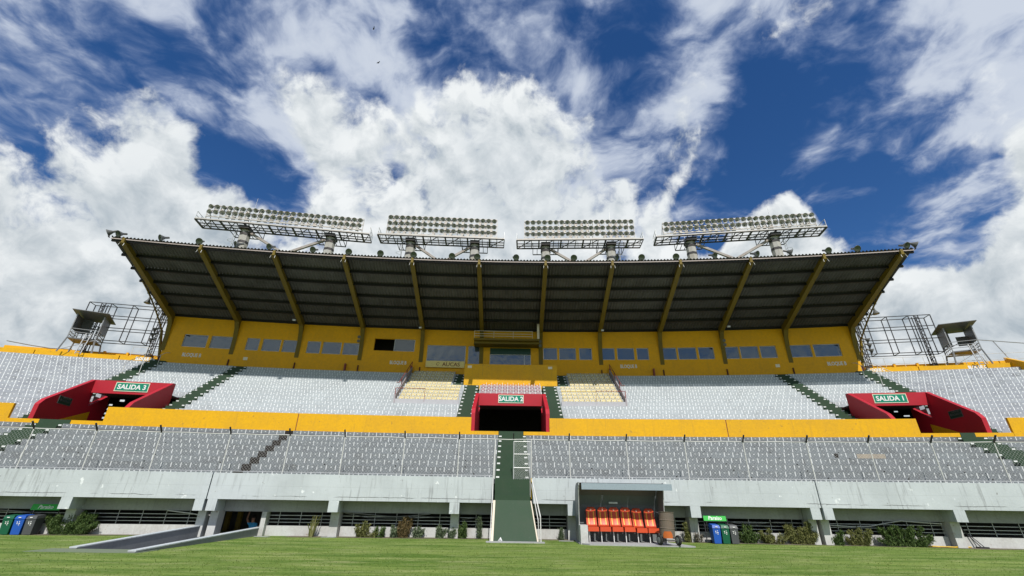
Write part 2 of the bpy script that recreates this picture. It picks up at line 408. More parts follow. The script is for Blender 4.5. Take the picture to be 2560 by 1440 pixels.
M['skin'] = paint('skin', (0.30, 0.16, 0.10), (0.25, 0.12, 0.08), 0.2, 0.0, 6.0, 0.5)
M['shirt'] = paint('blue_shirt', (0.04, 0.30, 0.55), (0.03, 0.2, 0.4), 0.3, 0.0, 6.0, 0.8)
M['hair'] = paint('dark_cloth', (0.015, 0.013, 0.012), (0.02, 0.02, 0.02), 0.3, 0.0, 6.0, 0.8)
M['pole_yellow'] = paint('pole_yellow', (0.65, 0.42, 0.03), (0.3, 0.2, 0.05), 0.5, 0.0, 3.0, 0.5)
M['pale_pole'] = paint('pale_pole', (0.70, 0.62, 0.50), (0.5, 0.42, 0.3), 0.3, 0.0, 3.0, 0.6)
M['bird'] = paint('bird_black', (0.02, 0.02, 0.022), (0.03, 0.03, 0.03), 0.2, 0.0, 8.0, 0.7)
M['mauve_wall'] = paint('worn_wall', (0.36, 0.33, 0.35), (0.25, 0.2, 0.2), 0.5, 0.3, 1.0, 0.7)
M['bench_plain'] = paint('plain_concrete', (0.44, 0.44, 0.46), (0.3, 0.3, 0.32), 0.4, 0.2, 0.8, 0.8)
M['dark_red'] = paint('dark_red', (0.10, 0.02, 0.012), (0.06, 0.03, 0.02), 0.4, 0.0, 2.0, 0.7)
M['lampglass'] = paint('lamp_face', (0.70, 0.72, 0.72), (0.5, 0.5, 0.5), 0.2, 0.0, 6.0, 0.2, local=True)
# fascia: pale paint, rain streaks, hairline cracks
def fascia_mat():
    b = NB('fascia_paint'); P = b.pos()
    c = (0.48, 0.52, 0.535)
    big = b.noise(P, 0.5, 5.0, 0.6); c = b.mix(b.mr(big, 0.35, 0.65, 0.0, 0.5), c, (0.33, 0.36, 0.37))
    msk = b.noise(P, 0.55, 3.0, 0.5)
    st = b.noise(b.mapv(P, (7.0, 7.0, 0.55)), 1.3, 5.0, 0.6)
    c = b.mix(b.m_('MULTIPLY', b.mr(st, 0.54, 0.70), b.mr(msk, 0.40, 0.60, 0.12, 0.75)), c, (0.20, 0.21, 0.215))
    sp = b.noise(P, 5.0, 3.0, 0.6); c = b.mix(b.mr(sp, 0.70, 0.73, 0.0, 0.7), c, (0.20, 0.20, 0.19))
    wp = b.noise(P, 2.3, 5.0, 0.6); c = b.mix(b.mr(wp, 0.66, 0.70, 0.0, 0.8), c, (0.72, 0.75, 0.75))
    sx = b.n('ShaderNodeSeparateXYZ'); b.set(sx, 0, P)
    wob = b.noise(P, 1.4, 5.0, 0.65)
    d = b.m_('ABSOLUTE', b.m_('SUBTRACT', sx.outputs[2], b.m_('MULTIPLY_ADD', wob, 0.12, 1.60)))
    c = b.mix(b.m_('MULTIPLY', b.mr(d, 0.006, 0.016, 1.0, 0.0), b.mr(msk, 0.45, 0.52)), c, (0.10, 0.10, 0.10))
    d2 = b.m_('ABSOLUTE', b.m_('SUBTRACT', sx.outputs[2], 2.08))
    c = b.mix(b.mr(d2, 0.004, 0.012, 0.25, 0.0), c, (0.25, 0.26, 0.26))
    b.bump(b.m_('ADD', b.noise(P, 9.0, 5.0, 0.6), b.m_('MULTIPLY', st, 0.4)), 0.35, 0.02)
    return b.fin(c, 0.75, 0.0, 0.3)
M['fascia'] = fascia_mat()
# terrace benches: painted concrete with white seat dividers and number plates (flat paint), from UVs (u = seats, v = row + height)
def bench_mat(name, col, dirt, wear, white=(0.82, 0.84, 0.84), tick=0.050, vlo=0.30, plate=1.0):
    b = NB(name); P = b.pos()
    uv = b.n('ShaderNodeUVMap'); s = b.n('ShaderNodeSeparateXYZ'); b.t.links.new(uv.outputs[0], s.inputs[0])
    u, vv = s.outputs[0], s.outputs[1]
    fu = b.m_('FRACT', u); iu = b.m_('FLOOR', u); v = b.m_('FRACT', vv); row = b.m_('FLOOR', vv)
    front = b.m_('GREATER_THAN', vv, 0.5)
    cb = b.n('ShaderNodeCombineXYZ'); b.set(cb, 0, iu); b.set(cb, 1, row); b.set(cb, 2, 2.0)
    wn = b.n('ShaderNodeTexWhiteNoise', noise_dimensions='3D'); b.set(wn, 0, cb.outputs[0])
    cb2 = b.n('ShaderNodeCombineXYZ'); b.set(cb2, 0, b.m_('FLOOR', b.m_('ADD', u, 0.5))); b.set(cb2, 1, row); b.set(cb2, 2, 9.0)
    wn2 = b.n('ShaderNodeTexWhiteNoise', noise_dimensions='3D'); b.set(wn2, 0, cb2.outputs[0])
    r1, r2 = wn.outputs[0], wn2.outputs[0]
    big = b.noise(P, 0.45, 5.0, 0.6); mid = b.noise(P, 2.2, 6.0, 0.65)
    c = b.mix(b.mr(big, 0.38, 0.68, 0.0, 0.45), col, dirt)
    c = b.mix(b.mr(mid, 0.50, 0.78, 0.0, wear), c, dirt)
    c = b.mix(b.mr(r1, 0.0, 1.0, 0.0, 0.14), c, dirt)                        # seat to seat
    st = b.noise(b.mapv(P, (5.0, 5.0, 0.6)), 1.1, 5.0, 0.65)
    c = b.mix(b.m_('MULTIPLY', b.mr(st, 0.60, 0.72), 0.55 * wear), c, (0.07, 0.065, 0.06))
    # patched seats: a slightly different panel between two dividers
    c = b.mix(b.m_('MULTIPLY', b.m_('GREATER_THAN', r1, 0.90), 0.22 * wear), c, (0.13, 0.14, 0.14))
    # divider
    du = b.m_('MINIMUM', fu, b.m_('SUBTRACT', 1.0, fu))
    t = b.m_('MULTIPLY', b.m_('LESS_THAN', du, tick), b.m_('MULTIPLY', b.m_('GREATER_THAN', v, b.m_('MULTIPLY_ADD', r2, 0.14, vlo)), b.m_('LESS_THAN', v, 0.99)))
    wearn = b.noise(P, 7.0, 3.0, 0.6)
    t = b.m_('MULTIPLY', t, b.mr(b.m_('ADD', wearn, b.m_('MULTIPLY', r2, 0.30)), 0.42, 0.56))
    # number plate
    pl = b.m_('MULTIPLY', b.m_('LESS_THAN', b.m_('ABSOLUTE', b.m_('SUBTRACT', fu, b.m_('MULTIPLY_ADD', r1, 0.08, 0.46))), 0.10 * plate),
              b.m_('LESS_THAN', b.m_('ABSOLUTE', b.m_('SUBTRACT', v, 0.75)), 0.085 * plate))
    dig = b.noise(P, 34.0, 1.0, 0.5)
    pl = b.m_('MULTIPLY', pl, b.mr(dig, 0.38, 0.50)); pl = b.m_('MULTIPLY', pl, b.m_('GREATER_THAN', r2, 0.05))
    mk = b.m_('MULTIPLY', b.m_('MAXIMUM', t, pl), front)
    blot = b.noise(P, 0.9, 6.0, 0.7); c = b.mix(b.mr(blot, 0.58, 0.74, 0.0, 0.65 * wear), c, (0.07, 0.07, 0.068))
    c = b.mix(b.m_('MULTIPLY', mk, b.mr(blot, 0.55, 0.75, 0.85, 0.45)), c, white)
    # drain holes
    dd = b.m_('ADD', b.m_('POWER', b.m_('MULTIPLY', b.m_('SUBTRACT', fu, 0.3), 1.0), 2.0), b.m_('POWER', b.m_('MULTIPLY', b.m_('SUBTRACT', v, 0.2), 0.85), 2.0))
    k = b.m_('FRACT', b.m_('MULTIPLY_ADD', iu, 0.125, b.m_('MULTIPLY', row, 0.06)))
    hole = b.m_('MULTIPLY', b.m_('LESS_THAN', dd, 0.009), b.m_('MULTIPLY', b.m_('LESS_THAN', k, 0.12), front))
    c = b.mix(hole, c, (0.015, 0.015, 0.015))
    b.bump(mid, 0.3, 0.02)
    return b.fin(c, 0.75, 0.0, 0.3)
M['pad_green'] = paint('pad_green', (0.15, 0.19, 0.12), (0.2, 0.2, 0.18), 0.5, 0.0, 1.0, 0.9)
M['ramp_grey'] = paint('ramp_grey', (0.22, 0.23, 0.24), (0.08, 0.08, 0.08), 0.5, 0.3, 1.0, 0.8)
M['inside'] = paint('unlit_inside', (0.06, 0.058, 0.055), (0.03, 0.03, 0.03), 0.5, 0.3, 1.0, 0.9)  # dark base colour that paints in the shade under the stand
M['tan'] = paint('bare_render', (0.36, 0.31, 0.24), (0.22, 0.2, 0.18), 0.8, 0.0, 3.0, 0.9)
M['bench_low'] = bench_mat('bench_grey', (0.192, 0.213, 0.225), (0.118, 0.125, 0.132), 0.85, white=(0.66, 0.68, 0.68), plate=0.85)
M['bench_up'] = bench_mat('bench_pale', (0.41, 0.445, 0.46), (0.32, 0.345, 0.36), 0.35)
M['bench_wing'] = bench_mat('bench_worn', (0.35, 0.375, 0.40), (0.21, 0.22, 0.255), 0.85)
# roof sheets seen from below
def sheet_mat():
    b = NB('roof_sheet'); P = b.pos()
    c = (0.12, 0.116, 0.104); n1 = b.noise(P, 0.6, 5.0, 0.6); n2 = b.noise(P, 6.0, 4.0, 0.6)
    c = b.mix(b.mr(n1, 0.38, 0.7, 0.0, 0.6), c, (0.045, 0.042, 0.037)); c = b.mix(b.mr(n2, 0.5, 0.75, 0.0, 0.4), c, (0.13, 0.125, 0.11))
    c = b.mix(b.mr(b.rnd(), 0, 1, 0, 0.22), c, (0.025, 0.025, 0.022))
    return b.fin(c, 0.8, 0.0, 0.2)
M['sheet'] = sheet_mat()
def glass_mat(name, tint, refl):
    b = NB(name); P = b.pos()
    g = b.n('ShaderNodeBsdfGlossy'); b.set(g, 'Color', (0.80, 0.88, 0.95)); b.set(g, 'Roughness', 0.03)
    n = b.noise(P, 1.3, 3.0, 0.5); bp = b.n('ShaderNodeBump'); b.set(bp, 'Height', n); b.set(bp, 'Strength', 0.06); b.set(bp, 'Distance', 0.3); b.t.links.new(bp.outputs[0], g.inputs['Normal'])
    b.fin(b.mix(b.mr(b.rnd(), 0, 1, 0, 0.5), tint, (0.02, 0.03, 0.04)), 0.15)
    mx = b.n('ShaderNodeMixShader'); b.set(mx, 0, refl); b.t.links.new(b.b.outputs[0], mx.inputs[1]); b.t.links.new(g.outputs[0], mx.inputs[2]); b.t.links.new(mx.outputs[0], b.out.inputs[0])
    return b.m
M['glass'] = glass_mat('tinted_window', (0.035, 0.06, 0.085), 0.085)
M['glass_dark'] = glass_mat('dark_window', (0.03, 0.045, 0.04), 0.06)
def grass_mat():
    b = NB('turf'); P = b.pos()
    c = (0.125, 0.195, 0.038)
    str_ = b.noise(b.mapv(P, (0.22, 1.5, 1.0)), 0.8, 6.0, 0.62)
    c = b.mix(b.mr(str_, 0.38, 0.62, 0.0, 1.0), (0.082, 0.150, 0.020), (0.190, 0.255, 0.060))
    pat = b.noise(b.mapv(P, (0.45, 1.9, 1.0)), 1.1, 6.0, 0.68)
    c = b.mix(b.mr(pat, 0.50, 0.68, 0.0, 0.85), c, (0.29, 0.31, 0.13))
    dk = b.noise(b.mapv(P, (0.35, 1.7, 1.0)), 1.9, 5.0, 0.6); c = b.mix(b.mr(dk, 0.52, 0.70, 0.0, 0.7), c, (0.055, 0.115, 0.014))
    fn = b.noise(P, 26.0, 3.0, 0.6); c = b.mix(b.mr(fn, 0.42, 0.70, 0.0, 0.2), c, (0.045, 0.085, 0.015))
    b.bump(b.m_('ADD', fn, b.noise(P, 70.0, 2.0, 0.6)), 0.35, 0.03)
    return b.fin(c, 0.85, 0.0, 0.15)
M['turf'] = grass_mat()
def leaf_mat(name, c0, c1):
    b = NB(name); g = b.n('ShaderNodeNewGeometry')
    c = b.mix(b.mr(g.outputs['Random Per Island'], 0.0, 1.0), c0, c1)
    b.fin(c, 0.6, 0.0, 0.25)
    tr = b.n('ShaderNodeBsdfTranslucent'); b.set(tr, 'Color', c); mx = b.n('ShaderNodeMixShader'); b.set(mx, 0, 0.25)
    b.t.links.new(b.b.outputs[0], mx.inputs[1]); b.t.links.new(tr.outputs[0], mx.inputs[2]); b.t.links.new(mx.outputs[0], b.out.inputs[0])
    return b.m
M['leaf_dark'] = leaf_mat('leaf_dark', (0.04, 0.08, 0.022), (0.11, 0.165, 0.045))
M['leaf_olive'] = leaf_mat('leaf_olive', (0.085, 0.105, 0.03), (0.25, 0.25, 0.09))
M['leaf_brown'] = leaf_mat('leaf_brown', (0.08, 0.07, 0.03), (0.24, 0.17, 0.075))
M['leaf_pale'] = leaf_mat('leaf_pale', (0.07, 0.105, 0.055), (0.19, 0.24, 0.14))
M['leaf_dry'] = leaf_mat('leaf_dry', (0.10, 0.095, 0.08), (0.24, 0.22, 0.17))
M['leaf_cactus'] = leaf_mat('leaf_cactus', (0.11, 0.13, 0.04), (0.28, 0.27, 0.11))
M['blade'] = leaf_mat('grass_blade', (0.09, 0.16, 0.022), (0.22, 0.28, 0.075))
M['stem'] = paint('stem', (0.09, 0.07, 0.045), (0.05, 0.04, 0.03), 0.4, 0.0, 5.0, 0.9)
def text_mesh(txt, size, depth=0.004, shear=0.0, width=1.0, bold=0.0):
    cu = bpy.data.curves.new('lettering', 'FONT'); cu.body = txt; cu.size = size; cu.extrude = depth; cu.offset = bold
    cu.align_x = 'CENTER'; cu.align_y = 'CENTER'; cu.shear = shear; cu.resolution_u = 3
    o = bpy.data.objects.new('lettering_tmp', cu); COL.objects.link(o)
    bpy.context.view_layer.update()
    me = bpy.data.meshes.new_from_object(o.evaluated_get(bpy.context.evaluated_depsgraph_get()))
    bpy.data.objects.remove(o); bpy.data.curves.remove(cu)
    me.materials.clear()
    for v in me.vertices: v.co.x *= width
    return me
def wall_text(txt, size, a, Y, z, m, parent, width=1.0, bold=0.0, name='lettering', shear=0.0):
    me = text_mesh(txt, size, 0.004, shear, width, bold)
    return link(name, me, m, parent, pt(a, Y, z) - chain_off(parent), (pi / 2, 0, -radians(a)))

# ================================================================== SETTING: the pitch, with the mouth of the tunnel ramp cut out
RX0, RX1, RY0, RY1 = -14.05, -11.75, 16.9, 26.5
def ground():
    xs = [-1500, -60, RX0, RX1, 60, 1500]; ys = [-1500, -10, RY0, RY1, 60, 1500]; b = MB()
    idx = lambda i, j: j * len(xs) + i
    b.v = [(x, y, 0.0) for y in ys for x in xs]
    for j in range(len(ys) - 1):
        for i in range(len(xs) - 1):
            if not (i == 2 and j == 2): b.f.append((idx(i, j), idx(i + 1, j), idx(i + 1, j + 1), idx(i, j + 1)))
    return tag(b.build('ground', M['turf']), kind='structure')
ground()
def ramp_floor():
    b = MB(); b.hexa([(RX0, RY0, -0.15), (RX1, RY0, -0.15), (RX1, RY1 + 4, -1.75), (RX0, RY1 + 4, -1.75), (RX0, RY0, 0.0), (RX1, RY0, 0.0), (RX1, RY1 + 4, -1.6), (RX0, RY1 + 4, -1.6)])
    tag(b.build('ramp', M['ramp_grey']), kind='structure')
ramp_floor()
b = MB().box(-14.9, -11.4, 15.9, 16.88, -0.05, 0.012); tag(b.build('path', M['pad_green']), kind='structure')
b = MB()
for s_, x, y0_, zt_ in ((0, RX0, 16.8, 0.42), (1, RX1, 16.0, 0.33)):
    x0, x1 = (x - 0.22, x) if s_ == 0 else (x, x + 0.22)
    b = MB().hexa([(x0, y0_, -0.6), (x1, y0_, -0.6), (x1, 24.0, -1.9), (x0, 24.0, -1.9), (x0, y0_, 0.03), (x1, y0_, 0.03), (x1, 24.0, zt_), (x0, 24.0, zt_)])
    r = empty('ramp_wall', (x, 20, 0), 0, ['low grey side wall of the tunnel ramp, on its far left side', 'low grey side wall of the tunnel ramp, on the side nearer the central stairs'][s_], 'wall', 'walls of the tunnel ramp')
    b.build('wall_body', M['ramp_grey'], r)
    c = MB().hexa([(x0 - .02, y0_, 0.035), (x1 + .02, y0_, 0.035), (x1 + .02, 24.0, zt_ + .005), (x0 - .02, 24.0, zt_ + .005), (x0 - .02, y0_, 0.07), (x1 + .02, y0_, 0.07), (x1 + .02, 24.0, zt_ + .04), (x0 - .02, 24.0, zt_ + .04)])
    c.build('coping', M['fascia'], r)
# loose earth along the foot of the wall
def soil():
    b = MB(); n = 60; vs = []
    for i in range(n + 1):
        a = -11 + 22.0 * i / n
        vs += [pt(a, 23.42 + random.uniform(-.2, .2), 0.004), pt(a, 24.2, 0.008)]
    b.add(vs, [(2 * i, 2 * i + 2, 2 * i + 3, 2 * i + 1) for i in range(n) if not (-5.3 < -11 + 22.0 * i / n < -3.8)])
    tag(b.build('soil_strip', M['soil']), kind='structure')
M['soil'] = paint('soil', (0.16, 0.135, 0.10), (0.06, 0.09, 0.03), 0.9, 0.0, 2.0, 0.95)
soil()

# ================================================================== LOWER TERRACE
LY0, LT, LZ0, LR = 23.4, 0.73, 2.73, 0.361
UY0, UT, UZ0, UR = 33.2, 0.633, 7.40, 0.3975
def lrow(i): return LY0 + LT * i, LZ0 + LR * i
def urow(j): return UY0 + UT * j, UZ0 + UR * j
def bench(name, a0, a1, Yf, Yb, z1, rise, row, m, parent, step=0.4):
    n = max(1, int(math.ceil((a1 - a0) / step))); off = chain_off(parent); vs = []; fs = []; uvs = []
    w = (Yf - CY) * pi / 180 / 0.45
    k0 = round(a0 * w)
    for i in range(n + 1):
        a = a0 + (a1 - a0) * i / n
        for Y, z in ((Yf, z1 - rise), (Yb, z1 - rise), (Yb, z1), (Yf, z1)): vs.append(tuple(pt(a, Y, z) - off))
    nul = (0.25, 0.2)
    for i in range(n):
        q = 4 * i; u0 = (a0 + (a1 - a0) * i / n - a0) * w + 0.02; u1 = (a0 + (a1 - a0) * (i + 1) / n - a0) * w + 0.02
        fs.append((q, q + 4, q + 7, q + 3)); uvs += [(u0, row + .001), (u1, row + .001), (u1, row + .999), (u0, row + .999)]
        for f in ((q + 2, q + 6, q + 5, q + 1), (q + 3, q + 7, q + 6, q + 2), (q + 1, q + 5, q + 4, q)): fs.append(f); uvs += [nul] * 4
    for f in ((0, 3, 2, 1), (4 * n, 4 * n + 1, 4 * n + 2, 4 * n + 3)): fs.append(f); uvs += [nul] * 4
    me = bpy.data.meshes.new(name); me.from_pydata(vs, [], fs); ul = me.uv_layers.new(name='UVMap')
    flat = [c for uv in uvs for c in uv]; ul.data.foreach_set('uv', flat); me.update()
    return link(name, me, m, parent)
low = empty('lower_terrace', pt(0, 23.4, 0), 0, 'long grey concrete lower terrace with painted seat places above a pale front wall', 'terrace')
LBL = [(-13.5, -9.55), (-9.0, -4.745), (-4.575, -0.25), (0.36, 9.0), (9.55, 13.5)]
for i in range(8):
    Y, z = lrow(i)
    for (a0, a1) in LBL: bench('bench_row', a0, a1, Y, Y + LT + (0.1 if i == 7 else 0), z, LR, i + 1, M['bench_low'], low)
    # broken expansion joint: rubble steps between two blocks
    MB().arc(-4.744, -4.576, Y + 0.012, Y + LT + 0.05, z - LR - 0.05, z - 0.006).build('broken_joint', M['joint'], low)
MB().arc(6.62, 7.12, lrow(4)[0] - 0.004, lrow(4)[0] + 0.1, lrow(4)[1] - 0.27, lrow(4)[1] - 0.05).build('bare_patch', M['tan'], low)
MB().arc(6.22, 6.29, lrow(4)[0] - 0.004, lrow(4)[0] + 0.1, lrow(4)[1] - 0.24, lrow(4)[1] - 0.02).build('stain', M['joint'], low)
# pale front wall in four lengths with open joints
for a0, a1 in ((-13.5, -5.018), (-5.0, -0.27), (0.40, 5.16), (5.178, 13.5)):
    MB().arc(a0, a1, 23.15, 23.398, 1.51, 2.62).build('front_wall', M['fascia'], low)
STUB = [-9.15, -7.115, -5.105, -4.905, -2.94, -0.92, 1.08, 3.13, 5.062, 5.262, 7.24, 9.3]
for a in STUB:
    w = 0.083 if abs(a) not in (5.105, 4.905, 5.062, 5.262) else 0.075
    MB().arc(a - w, a + w, 23.152, 24.25, 1.03, 1.508).build('pier_head', M['fascia'], low)
    MB().arc(a - w * 0.85, a + w * 0.85, 23.68, 24.28, -0.05, 1.028).build('column', M['base_wall'], low)
# recessed beam, base wall and window grilles between the piers
edges = [(STUB[i] + (0.083), STUB[i + 1] - 0.083) for i in range(len(STUB) - 1) if STUB[i + 1] - STUB[i] > 0.5]
for a0, a1 in edges:
    if a0 < 0 < a1: segs = [(a0, -0.29), (0.42, a1)]
    else: segs = [(a0, a1)]
    for s0, s1 in segs:
        MB().arc(s0, s1, 23.98, 24.2, 1.0, 2.2).build('recessed_beam', M['concrete'], low)
        t0, t1 = (s0, s1) if not (s0 < -4.5 < s1) else (-4.08, s1)
        MB().arc(t0, t1, 24.03, 24.3, -0.1, 0.42).build('base_wall', M['base_wall'], low)
        g = MB()
        for z in (0.56, 0.70, 0.85):
            g.arc(t0, t1, 24.11, 24.135, z - 0.012, z + 0.012)
        n = max(1, int((t1 - t0) / 0.34))
        for k in range(n):
            a = t0 + (k + 0.5) * (t1 - t0) / n; g.tube([pt(a, 24.09, 0.42), pt(a, 24.09, 1.0)], 0.014, 5)
        g.build('grille', M['galv'], low)
MB().arc(-4.16, -4.085, 23.8, 24.25, -0.1, 1.0).build('door_jamb', M['base_wall'], low)
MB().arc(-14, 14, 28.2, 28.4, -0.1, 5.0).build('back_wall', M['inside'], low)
for x in (-14.5, -13.9):
    MB().box(x - 0.5, x - 0.3, 26.6, 26.8, -1.6, 1.6).build('inner_post', M['mustard'], low)

# ================================================================== UPPER TERRACE
upp = empty('upper_terrace', pt(0, 31, 0), 0, 'pale grey concrete upper terrace with white seat dividers behind the yellow parapet', 'terrace')
for j in range(-4, 13):
    Y, z = urow(j); Yb = Y + UT + (0.05 if j == 12 else 0)
    if j <= 2: bl = [(-14.6, -10.4, 'w'), (-9.98, -9.87, 'w'), (-7.74, -1.31, 'u'), (1.31, 7.74, 'u'), (9.87, 9.98, 'w'), (10.4, 14.6, 'w')]
    elif j <= 8: bl = [(-14.6, -10.4, 'w'), (-9.98, -8.11, 'u'), (-7.74, -1.31, 'u'), (-0.87, 0.87, 'u'), (1.31, 7.74, 'u'), (8.11, 9.98, 'u'), (10.4, 14.6, 'w')]
    else: bl = [(-14.6, -10.4, 'w'), (-9.98, -8.11, 'u'), (-7.74, -1.66, 'u'), (1.66, 7.74, 'u'), (8.11, 9.98, 'u'), (10.4, 14.6, 'w')]
    for a0, a1, k in bl: bench('bench_row', a0, a1, Y, Yb, z, UR, j + 6, M['bench_up' if k == 'u' else 'bench_wing'], upp)
MB().arc(-14.6, -0.9, 29.36, 30.66, 5.2, 5.5).build('walkway', M['concrete'], upp)
MB().arc(0.9, 14.6, 29.36, 30.66, 5.2, 5.5).build('walkway', M['concrete'], upp)
for a0, a1 in ((-9.9, -8.47), (-0.9, -0.25), (0.30, 0.9), (8.53, 9.25), (9.52, 10.2), (-10.2, -9.62)):
    MB().arc(a0, a1, 29.19, 29.355, 5.2, 5.56).build('ledge', M['yellow'], upp)
for a0, a1 in ((-0.245, 0.295), (-9.615, -9.05), (9.255, 9.515)):
    MB().arc(a0, a1, 29.17, 29.355, 5.2, 5.565).build('landing_edge', M['green'], upp)
# rear wall under the seats with slits of daylight
SLITS = [(-10.85, -10.70, 8.77, 8.96), (-11.07, -10.95, 8.40, 8.55), (-11.08, -10.94, 8.04, 8.22), (-11.10, -10.98, 7.68, 7.85), (-11.12, -11.0, 7.32, 7.49),
         (10.34, 10.48, 9.16, 9.27), (10.66, 11.06, 9.17, 9.26), (10.66, 10.79, 8.85, 8.98), (10.86, 11.04, 8.48, 8.61), (11.35, 11.54, 8.12, 8.25), (11.36, 11.59, 7.77, 7.90)]
def rear_wall(side):
    sl = [s for s in SLITS if (s[0] < 0) == (side < 0)]; b = MB()
    lo, hi = (-14.6, 0.0) if side < 0 else (0.0, 14.6)
    azs = sorted(set([lo, hi] + [v for s in sl for v in s[:2]])); zzs = sorted(set([0.0, 12.0] + [v for s in sl for v in s[2:]]))
    for i in range(len(azs) - 1):
        run = None
        for k in range(len(zzs) - 1):
            ac = (azs[i] + azs[i + 1]) / 2; zc_ = (zzs[k] + zzs[k + 1]) / 2
            hole = any(s[0] < ac < s[1] and s[2] < zc_ < s[3] for s in sl)
            if hole:
                if run is not None: b.arc(azs[i], azs[i + 1], 41.5, 41.7, run, zzs[k], 2.0); run = None
            elif run is None: run = zzs[k]
        b.arc(azs[i], azs[i + 1], 41.5, 41.7, run, 12.0, 2.0)
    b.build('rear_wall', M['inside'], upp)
rear_wall(-1); rear_wall(1)
for s_ in (-1, 1):   # end walls close the space under the seats
    MB().prism([(28.4, 0), (41.6, 0), (41.6, 12), (40.8, 11.6), (29.3, 5.1), (28.4, 4.9)], lambda Y, z: pt(s_ * 14.3, Y, z), lambda Y, z: pt(s_ * 14.4, Y, z)).build('end_wall', M['concrete'], upp)

# ================================================================== STAIRS
def stair(label, segs, first, width_marks=True):
    """segs: (a0, a1, Yf, Yb, ztop, rise)"""
    a0, a1, Yf, Yb, z, r = segs[0]
    root = empty('stairs', pt((a0 + a1) / 2, Yf - 0.4, z - r), 0, label, 'stairs', 'green terrace stairs')
    lab = MB()
    for (a0, a1, Yf, Yb, z, r) in segs:
        MB().arc(a0, a1, Yf, Yb, z - r - 0.02, z - 0.004).build('step', M['green'], root)
        MB().arc(a0 + 0.002, a1 - 0.002, Yf - (Yb - Yf) / 2, Yf, z - r - 0.3, z - r / 2).build('step', M['green'], root)
        for s_ in (a0 + 0.045, a1 - 0.045):
            lab.arc(s_ - 0.028, s_ + 0.028, Yf - 0.008, Yf + 0.02, z - 0.12, z - 0.05)
    lab.build('row_number', M['white'], root)
    return root
ls = lambda a0, a1, i0=0: [(a0, a1, lrow(i)[0], lrow(i)[0] + LT + (0.05 if i == 7 else 0), lrow(i)[1], LR) for i in range(i0, 8)]
us = lambda a0, a1, j0, j1: [(a0, a1, urow(j)[0], urow(j)[0] + UT, urow(j)[1], UR) for j in range(j0, j1 + 1)]
stair('green stairs climbing through the lower terrace at the far left', ls(-9.548, -9.002), 0)
stair('green stairs climbing through the lower terrace at the far right', ls(9.002, 9.548), 0)
cen = stair('central green stairs through the lower terrace below the middle exit', ls(-0.248, 0.358), 0)
stair('green stairs along the left side of the middle exit up to the yellow box', us(-1.308, -0.905, -4, 8) + us(-1.655, -1.36, 9, 12), 0)
stair('green stairs along the right side of the middle exit up to the yellow box', us(0.905, 1.308, -4, 8) + us(1.36, 1.655, 9, 12), 0)
stair('green stairs on the inner side of the left red exit', us(-8.105, -7.745, -4, 12), 0)
stair('green stairs on the inner side of the right red exit', us(7.745, 8.105, -4, 12), 0)
stair('green stairs at the left end of the roofed stand behind exit 3', us(-10.395, -9.985, -4, 13), 0)
stair('green stairs at the right end of the roofed stand behind exit 1', us(9.985, 10.395, -4, 13), 0)

# ================================================================== YELLOW PARAPET between the tiers
def parapet(a0, a1, label, joints):
    root = empty('parapet_wall', pt((a0 + a1) / 2, 29.2, 5.2), 0, label, 'wall', 'yellow parapet lengths between the tiers')
    cuts = [a0] + joints + [a1]
    for i in range(len(cuts) - 1):
        MB().arc(cuts[i] + (0.009 if i else 0), cuts[i + 1] - (0.009 if i < len(cuts) - 2 else 0), 29.2, 29.35, 5.15, 6.40).build('panel', M['yellow'], root)
    for jn in joints: MB().arc(jn - 0.008, jn + 0.008, 29.23, 29.33, 5.2, 6.38).build('joint_filler', M['rail_red'], root)
parapet(-8.474, -0.86, 'long yellow parapet left of the middle exit', [-4.63])
parapet(0.875, 8.543, 'long yellow parapet right of the middle exit', [4.72])
parapet(-13.5, -10.19, 'short yellow parapet at the left edge of the picture', [])
parapet(10.21, 13.5, 'short yellow parapet at the right edge of the picture', [])

# ================================================================== EXITS (red portals)
def portal(a0, a1, num, label, ztop_front):
    root = empty('exit_portal', pt((a0 + a1) / 2, 31, 5.5), 0, label, 'exit', 'red exit portals')
    dth = 0.085
    poly = [(29.32, 5.3), (29.32, ztop_front - 0.35), (29.62, ztop_front), (33.0, 8.76), (33.24, 8.76), (33.24, 7.02), (35.05, 8.12), (35.05, 5.3)]
    for s0, s1 in ((a0, a0 + dth), (a1 - dth, a1)):
        MB().prism(poly, lambda Y, z: pt(s0, Y, z), lambda Y, z: pt(s1, Y, z)).build('cheek_wall', M['red'], root)
    MB().arc(a0 + dth + .001, a1 - dth - .001, 32.98, 33.22, 7.88, 8.755).build('lintel', M['red'], root)
    s0, s1 = a0 + dth + .001, a1 - dth - .001
    MB().arc(s0, s1, 33.225, 35.09, 7.96, 8.06).build('sun_cover_slab', M['inside'], root)  # slab added over the gap behind the lintel to keep the sun out
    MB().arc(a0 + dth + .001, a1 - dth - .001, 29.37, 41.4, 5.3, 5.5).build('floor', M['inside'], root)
    return root
pc = portal(-0.87, 0.885, 2, 'wide red exit portal marked 2 in the middle of the stand', 7.05)
pl = portal(-9.87, -8.11, 3, 'red exit portal marked 3 with sloping sides on the left', 6.78)
pr = portal(8.11, 9.87, 1, 'red exit portal marked 1 with sloping sides on the right', 6.78)
for s0, s1, rr_ in ((-9.783, -9.775, pl), (9.775, 9.783, pr)):
    MB().prism([(30.2, 5.45), (33.6, 5.45), (33.6, 6.7)], lambda Y, z: pt(s0, Y, z), lambda Y, z: pt(s1, Y, z)).build('dado', M['yellow'], rr_)
MB().arc(-9.0, -8.2, 34.2, 34.35, 5.5, 7.0).build('inner_wall', M['yellow_wall'], pl)
MB().arc(8.2, 9.0, 34.2, 34.35, 5.5, 7.0).build('inner_wall', M['yellow_wall'], pr)
